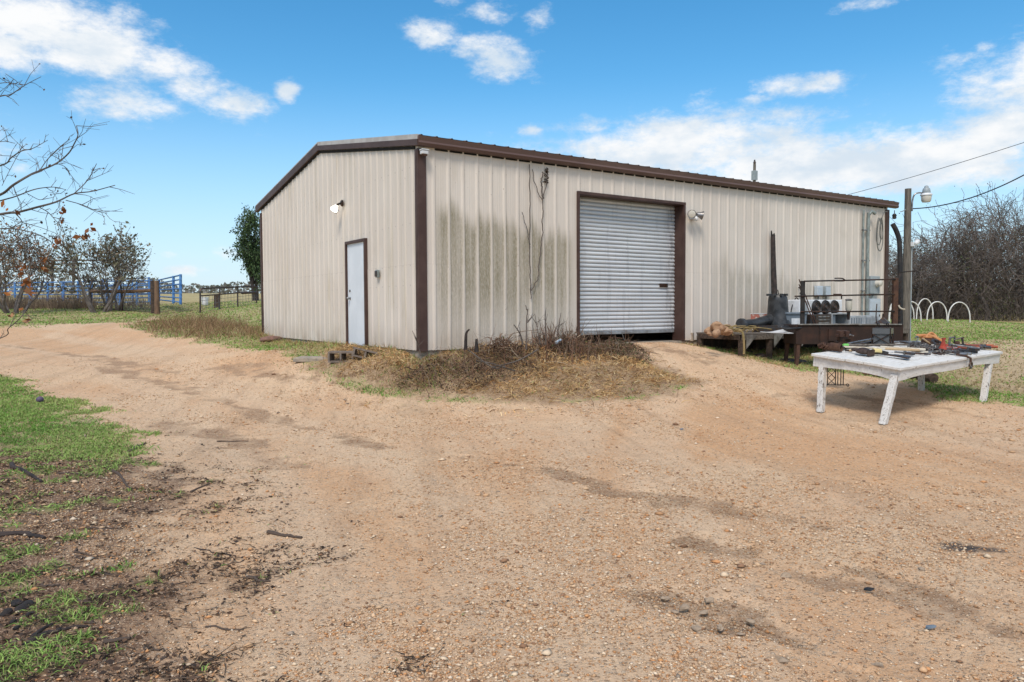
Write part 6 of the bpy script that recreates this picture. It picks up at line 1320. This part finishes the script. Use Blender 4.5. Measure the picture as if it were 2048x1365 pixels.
bush('second grey-brown bush beyond the left frame edge', -70, 622, 36, 3.7, 6, 5, 2800, .8)
# evergreen oak behind the shed's far corner
rng = np.random.default_rng(77); b = at(509, 608, 46); z = gz(b[0], b[1]); oak = thing('evergreen_oak', 'dark green evergreen oak behind the far left corner of the shed', 'tree', (b[0], b[1], z)); pa, ti = [], []
grow(rng, (0, 0, -.1), (-.05, 0, 1), 2.2, .20, 0, (7, 5, 4), 7, .10, .10, .75, .66, .55, .012, pa, ti)
grow(rng, (0.25, 0.1, -.1), (.12, 0, 1), 3.1, .16, 0, (8, 5, 4), 7, .10, .10, .75, .62, .55, .012, pa, ti)
branches(pa, 0, 0).build('trunk', M['barkd'], oak); branches(pa, 1, 9).build('branches', M['barkd'], oak)
oak.scale = (.74, .74, 1.06); P = around(rng, ti, 8200, .14); leafobj('foliage', P, .16, [(.042, .075, .030), (.065, .11, .042), (.030, .050, .024), (.09, .135, .055)], oak, rng, .6)
# woods on the right: bare trees, each a thing, over a thicket
vars_ = []
for s in range(5):
    rng = np.random.default_rng(200+s); pa, ti = [], []
    grow(rng, (0, 0, -.1), (rng.normal(0, .08), rng.normal(0, .08), 1), 3.6, .13, 0, (6, 4, 4, 2), 7, .16, .06, .8, .66, .55, .010, pa, ti)
    if s % 2: grow(rng, (.3, .1, -.1), (.35, .1, 1), 3.0, .10, 0, (6, 5, 4, 3), 7, .14, .06, .75, .66, .55, .011, pa, ti)
    zt_ = max(P[:, 2].max() for P, _, _ in pa)
    a = branches(pa, 0, 0).build('trunk', M['woodbark']); c_ = branches(pa, 1, 9).build('crown', M['woodtwig']); lf = leafobj('dead_leaves', around(rng, ti, 500, .12), .085, [(.20, .14, .10), (.13, .105, .08), (.15, .15, .08)], None, rng, .6)
    vars_.append((a.data, c_.data, lf.data, zt_)); [bpy.data.objects.remove(o) for o in (a, c_, lf)]
rng = np.random.default_rng(9); spots = []
tops = [(1740, 470), (1780, 455), (1830, 432), (1870, 425), (1900, 405), (1930, 388), (1960, 385), (2000, 370), (2040, 362), (2080, 350), (2140, 340), (2220, 330), (2300, 330), (2400, 320), (2520, 310), (2680, 300)]
for i, (px, ty) in enumerate(tops):
    for j in range(2):
        d = 43.5+6.5*j+rng.uniform(-1.5, 1.5); spots.append((px+rng.uniform(-14, 14)+18*j, ty+rng.uniform(-4, 12)+14*j, d, j))
desc = ['slender', 'twisted', 'leaning', 'bushy', 'upright', 'forked', 'crooked', 'sparse']
for i, (px, ty, d, j) in enumerate(spots):
    me_ = vars_[i % 5]; b = at(px, 640, d); z = gz(b[0], b[1]); s = (at(px, ty, d)[2]-z)/me_[3]; ord_ = i//2
    where = 'at the shed corner' if px < 1800 else 'just right of the light pole' if px < 1850 else 'above the white hoops' if px < 1950 else 'near the right frame edge' if px < 2050 else 'beyond the right frame edge'
    t_ = thing('bare_tree', 'bare grey winter tree, number-free', 'tree', (b[0], b[1], z), rng.uniform(0, 6.28), 'bare winter trees in the wood')
    t_['label'] = 'bare %s tree in the %s row of the wood %s' % (desc[(i*3+i//8) % 8], 'front' if j == 0 else 'back', where)
    t_.scale = (s*rng.uniform(.95, 1.2), s*rng.uniform(.95, 1.2), s)
    for nm, me in zip(('trunk', 'crown', 'dead_leaves'), me_[:3]): o = bpy.data.objects.new(nm, me); COL.objects.link(o); o.parent = t_
rng = np.random.default_rng(31); n = 15000
px = rng.uniform(1660, 2900, n); d = 41.5+rng.uniform(0, 1, n)**1.3*13; top = rng.uniform(0, 1, n)
B = np.array([at(a, 640, b) for a, b in zip(px, d)]); B[:, 2] = hz(B[:, 0], B[:, 1])
dd = unit(np.stack([rng.normal(0, .55, n), rng.normal(0, .55, n), np.ones(n)], 1)); lift = rng.uniform(0, 1, n)**1.6*2.3; B[:, 2] += lift*(rng.uniform(0, 1, n) < .75)
V1, F1, per = stems(B, dd, rng.uniform(.7, 2.2, n), rng.uniform(.009, .022, n), 4, .22, .16, rng)
pal = np.array([(.15, .122, .105), (.10, .082, .07), (.20, .165, .14), (.065, .055, .048)]); C1 = np.repeat(pal[rng.choice(4, n)], per, 0)
n2 = 60000; px = rng.uniform(1660, 2900, n2); d = 41.2+rng.uniform(0, 1, n2)*12; P = np.array([at(a, 640, b) for a, b in zip(px, d)]); hh_ = rng.uniform(0, 1, n2)**1.5*3.7
P[:, 2] = hz(P[:, 0], P[:, 1])+hh_*(.75+.7*vnoise(px/45, d*.2, 5))
V2, F2 = leafs(P, rng.uniform(.05, .15, n2), rng, .6); pal2 = np.array([(.09, .068, .052), (.12, .092, .068), (.06, .048, .04), (.10, .115, .05), (.08, .095, .042)]); gn = vnoise(px/60, P[:, 2]*.8, 8)
ch = np.where((gn > .60) & (rng.uniform(0, 1, n2) < .6), rng.integers(3, 5, n2), rng.integers(0, 3, n2)); C2 = np.repeat(pal2[ch]*rng.uniform(.7, 1.2, (n2, 1)), 4, 0)
tag(link('thicket', mesh_np('thicket', np.concatenate([V1, V2]), np.concatenate([F1, F2+len(V1)]), {'Col': np.concatenate([C1, C2])}), M['veg']), 'dense brown leafless thicket under the bare trees at right', 'thicket', kind='stuff')
# far tree line on the horizon
rng = np.random.default_rng(41); n = 9000; px = rng.uniform(-500, 1100, n); d = rng.uniform(150, 330, n); P = np.array([at(a, 590, b) for a, b in zip(px, d)]); base = hz(P[:, 0], P[:, 1]); hh_ = 2.4+5*np.clip(vnoise(px/26, d*0+1, 3)-.30, 0, 1)
P[:, 2] = base+rng.uniform(0, 1, n)**1.2*hh_*d/240
V, F = leafs(P, rng.uniform(.5, 1.3, n), rng, .7); C = np.repeat(np.array([(.17, .17, .16), (.20, .19, .175), (.14, .15, .13)])[rng.choice(3, n)]*rng.uniform(.85, 1.15, (n, 1)), 4, 0)
tag(link('far_woods', mesh_np('far_woods', V, F, {'Col': C}), M['veg']), 'grey line of far winter trees along the horizon', 'far woods', kind='stuff')
# tall brown weeds along the corral foot
rng = np.random.default_rng(43); n = 5200; px = rng.uniform(-200, 300, n); d = 38+rng.uniform(0, 5, n)-px*.006; B = np.array([at(a, 615, b) for a, b in zip(px, d)]); B[:, 2] = hz(B[:, 0], B[:, 1]); k = rng.uniform(0, 1, n) < .25+1.2*vnoise(px/22, d*.5, 2)*(px < 190); B = B[k]; n = len(B)
V, F, per = stems(B, unit(np.stack([rng.normal(0, .3, n), rng.normal(0, .3, n), np.ones(n)], 1)), rng.uniform(.3, 1.1, n), rng.uniform(.008, .014, n), 3, .2, .12, rng); C = np.repeat(np.array([(.20, .15, .11), (.14, .10, .075), (.25, .19, .13)])[rng.choice(3, n)], per, 0)
tag(link('tall_weeds', mesh_np('tall_weeds', V, F, {'Col': C}), M['veg']), 'tall dead brown weeds along the foot of the corral', 'tall weeds', kind='stuff')

# ------------------------------------------------------------------ the near tree whose branches reach in from the left
rng = np.random.default_rng(15); tb = at(-430, 1000, 6.4); tz2 = gz(tb[0], tb[1]); near = thing('oak_tree', 'nearly bare oak reaching in from the left edge with a few rust-brown leaves', 'tree', (tb[0], tb[1], tz2)); no = np.array([tb[0], tb[1], tz2])
trunk = curve([no-[0, 0, .2], no+[0.05, 0, 1.0], at(-400, 480, 6.4), at(-360, 330, 6.4), at(-330, 150, 6.5), at(-300, -100, 6.5)], 24)
MB().tube(trunk-no, np.linspace(.17, .06, len(trunk)), 12).build('trunk', M['bark'], near, smooth=True)
BR = [([(-380, 430), (-200, 430), (-60, 405), (0, 390), (26, 371), (61, 350), (79, 342), (113, 327), (137, 307), (148, 289), (156, 270), (153, 252)], 6.0, .030), ([(-360, 390), (-120, 360), (0, 332), (21, 317), (42, 303), (66, 297), (95, 281)], 6.3, .020), ([(-390, 470), (-140, 440), (0, 402), (32, 393), (63, 381), (87, 376), (111, 375), (132, 380)], 5.8, .016),
      ([(-395, 500), (-150, 460), (0, 429), (34, 425), (77, 414), (113, 404), (148, 388), (185, 383), (230, 371)], 5.7, .030), ([(148, 388), (169, 368), (182, 350), (193, 328)], 5.7, .010), ([(132, 401), (164, 410), (195, 423), (214, 427)], 5.7, .008), ([(-340, 260), (-100, 225), (0, 193), (16, 193), (32, 183), (53, 169), (82, 154)], 6.5, .018),
      ([(-335, 220), (-100, 190), (0, 167), (24, 168), (34, 164), (11, 148)], 6.6, .010), ([(-350, 330), (-80, 300), (0, 284), (30, 287)], 6.2, .008), ([(-400, 520), (-100, 470), (0, 458), (40, 460), (80, 471), (110, 490), (130, 508)], 5.6, .016), ([(63, 300), (42, 303), (20, 340), (4, 372)], 6.2, .006),
      ([(77, 414), (96, 425), (110, 440), (122, 455), (118, 478)], 5.7, .008), ([(30, 426), (44, 445), (35, 470), (50, 495)], 5.6, .009), ([(-420, 760), (-160, 720), (0, 677), (16, 658), (37, 640), (53, 619), (58, 600)], 5.4, .010), ([(-410, 640), (-140, 600), (0, 575), (30, 560), (60, 540), (84, 520)], 5.6, .010), ([(79, 342), (96, 318), (118, 296), (140, 278)], 6.0, .009), ([(113, 327), (131, 335), (140, 352)], 6.0, .006), ([(55, 388), (80, 400), (95, 392)], 5.8, .006)]
mb = MB(); tw = MB(); lp = []
for pts, d, r in BR:
    P = curve([at(px, py, d+.25*math.sin(i*1.1)) for i, (px, py) in enumerate(pts)], len(pts)*5); mb.tube(P-no, np.linspace(r*.42, max(.0022, r*.10), len(P)), 7)
    for i in range(4, len(P), 2):
        if at is None: pass
        q = P[i]; base_d = unit(P[min(i+1, len(P)-1)]-P[i-1])
        if rng.uniform() < .75:
            dv = unit(base_d*.6+UP*rng.normal(.15, .5)+RT*rng.normal(.1, .5)+FW*rng.normal(0, .4)); L = rng.uniform(.05, .26); e = q+dv*L; m_ = q+dv*L*.5+rng.normal(0, .012, 3)
            tw.tube(np.array([q, m_, e])-no, [.0028, .002, .0012], 4, cap=False)
            for k in range(rng.integers(1, 3)):
                s = q+(e-q)*rng.uniform(.4, .9); e2_ = s+unit(dv+rng.normal(0, .8, 3))*L*.5; tw.tube(np.array([s, e2_])-no, [.0018, .0011], 3, cap=False)
            if rng.uniform() < .30: lp.append(e)
mb.build('branches', M['bark'], near, smooth=True); tw.build('twigs', M['twig'], near)
lf = [(128, 425), (123, 445), (112, 478), (176, 472), (165, 478), (168, 470), (110, 490), (113, 484), (45, 540), (38, 536), (85, 520), (92, 524), (60, 560), (20, 590), (45, 625), (52, 640), (22, 628), (185, 460), (58, 580), (66, 585), (48, 566), (5, 412), (34, 426), (88, 535), (40, 548)]
P = np.array([at(px+rng.normal(0, 4), py+rng.normal(0, 4), 5.6+rng.normal(0, .1)) for px, py in lf for k in range(4)])
leafobj('rust_leaves', P-no, .055, [(.33, .12, .035), (.25, .09, .03), (.16, .07, .035), (.38, .20, .10)], near, rng, .55)
P = np.array(lp); leafobj('buds', P-no, .026, [(.09, .06, .045), (.12, .08, .06)], near, rng, .6)

# ------------------------------------------------------------------ sticks, bark and stones lying on the ground
rng = np.random.default_rng(19)
def ground_stick(label, a, b, r, m_='stick', name='fallen_stick', group=None, flat=False):
    A = gpt(*a); B_ = gpt(*b); k = 7; P = [A+(B_-A)*i/(k-1)+np.array([rng.normal(0, .012), rng.normal(0, .012), 0]) for i in range(k)]; P = np.array(P); P[:, 2] = hz(P[:, 0], P[:, 1])+r*.55
    mb = MB().tube(P-A, r*np.linspace(1, .6, k)*(1+.15*np.sin(np.arange(k)*2.1)), 7)
    if flat: pass
    o = tag(mb.build(name, M[m_]), label, 'stick', group); o.location = A; return o
big = [((538, 1069), (602, 1081), .030, 'thick flat piece of dark bark on open gravel'), ((18, 930), (88, 966), .045, 'thick black branch in the grass at the left edge'), ((230, 946), (264, 980), .028, 'short dark stick pointing toward the viewer below the grass edge'), ((122, 949), (185, 954), .022, 'pair-topped dark stick on the soil left of the short stick'), ((378, 988), (424, 968), .020, 'straight dark stick slanting on the gravel right of the grass'), ((432, 884), (494, 883), .016, 'thin horizontal twig on the drive right of the grass tip'), ((0, 1071), (96, 1080), .042, 'black charred branch across the tufts at the left edge'),
       ((494, 1155), (535, 1162), .022, 'dark bark chip right of the weedy gravel'), ((60, 1278), (120, 1262), .030, 'black charred stick beside the charcoal lumps'), ((52, 1295), (100, 1250), .026, 'second black stick crossing the charred one'), ((110, 1262), (182, 1252), .020, 'thin dark stick running right from the charred sticks'), ((204, 1287), (258, 1281), .026, 'curved dark piece of bark near the bottom left'), ((178, 1060), (245, 1062), .014, 'thin grey twig between the tufts'), ((258, 905), (292, 884), .030, 'dark stick lying at the tip of the grass patch'), ((60, 908), (180, 916), .012, 'long thin twig below the grass edge'), ((180, 1197), (232, 1182), .012, 'thin curved twig in the weedy soil'), ((415, 1255), (486, 1262), .013, 'broken dark twig on gravel near the bottom'), ((425, 1135), (490, 1122), .010, 'forked black twig left of the bark chip'), ((390, 1098), (470, 1112), .010, 'thin black twig above the forked one')]
for a, b, r, lab in big: ground_stick(lab, a, b, r*.5, 'char' if 'black' in lab or 'charred' in lab else 'stick')
for k in range(46):
    px = rng.uniform(-20, 470)*rng.uniform(.4, 1); py = rng.uniform(890, 1350); a = rng.uniform(-.5, .5); L = rng.uniform(10, 40); ground_stick('small dark twig among the gravel and weeds at lower left', (px, py), (px+L*math.cos(a), py+L*.5*math.sin(a)), rng.uniform(.004, .009), 'stick', 'twig', 'small twigs scattered at lower left')
for k in range(9):
    px, py = rng.uniform(2, 70), rng.uniform(1205, 1260); q = gpt(px, py); o = tag(MB().ball((0, 0, .01), rng.uniform(.014, .034), 6, (1.3, .9, .5), .12, rng).build('charcoal_lump', M['char']), 'black charcoal lump in the burnt patch at lower left', 'charcoal', 'charcoal lumps in the burnt patch'); o.location = q; o.rotation_euler = (0, 0, rng.uniform(0, 6))
M['gravelrock'] = mat('grey_brown_rock', (.36, .27, .19), .9, col2=(.22, .165, .12), scale=12, bump=.006, bscale=30)
for k, (px, py, r) in enumerate([(1572, 1152, .035), (1845, 1140, .035), (1365, 1222, .035), (1408, 1230, .03), (1440, 1262, .03), (1395, 1268, .032), (1560, 1325, .04), (1755, 1330, .03), (1632, 1188, .022), (1500, 1250, .028), (1480, 1275, .026), (1420, 1205, .03), (1330, 1200, .03), (1350, 1228, .022), (690, 800, .04), (640, 800, .035), (695, 808, .04), (905, 822, .03), (990, 885, .025)]):
    q = gpt(px, py); r *= .68; o = tag(MB().ball((0, 0, r*.18), r, 5, (1.3, .9, .55), .22, rng).build('stone', M['gravelrock']), 'fist-sized brown stone lying loose in the wheel ruts', 'stone', 'loose stones on the yard'); o.location = q; o.rotation_euler = (0, 0, rng.uniform(0, 6))
for px, py, lab, m_ in ((1363, 860, 'scrap of teal plastic on the gravel before the ramp', 'greybox'), (1737, 1181, 'small black plastic scrap on the yard', 'black'), (1860, 1260, 'small dark blue scrap near the bottom right', 'greybox')):
    q = gpt(px, py); o = tag(MB().ball((0, 0, .012), .026, 6, (1.3, .7, .3), .15, rng).build('plastic_scrap', M[m_]), lab, 'scrap'); o.location = q
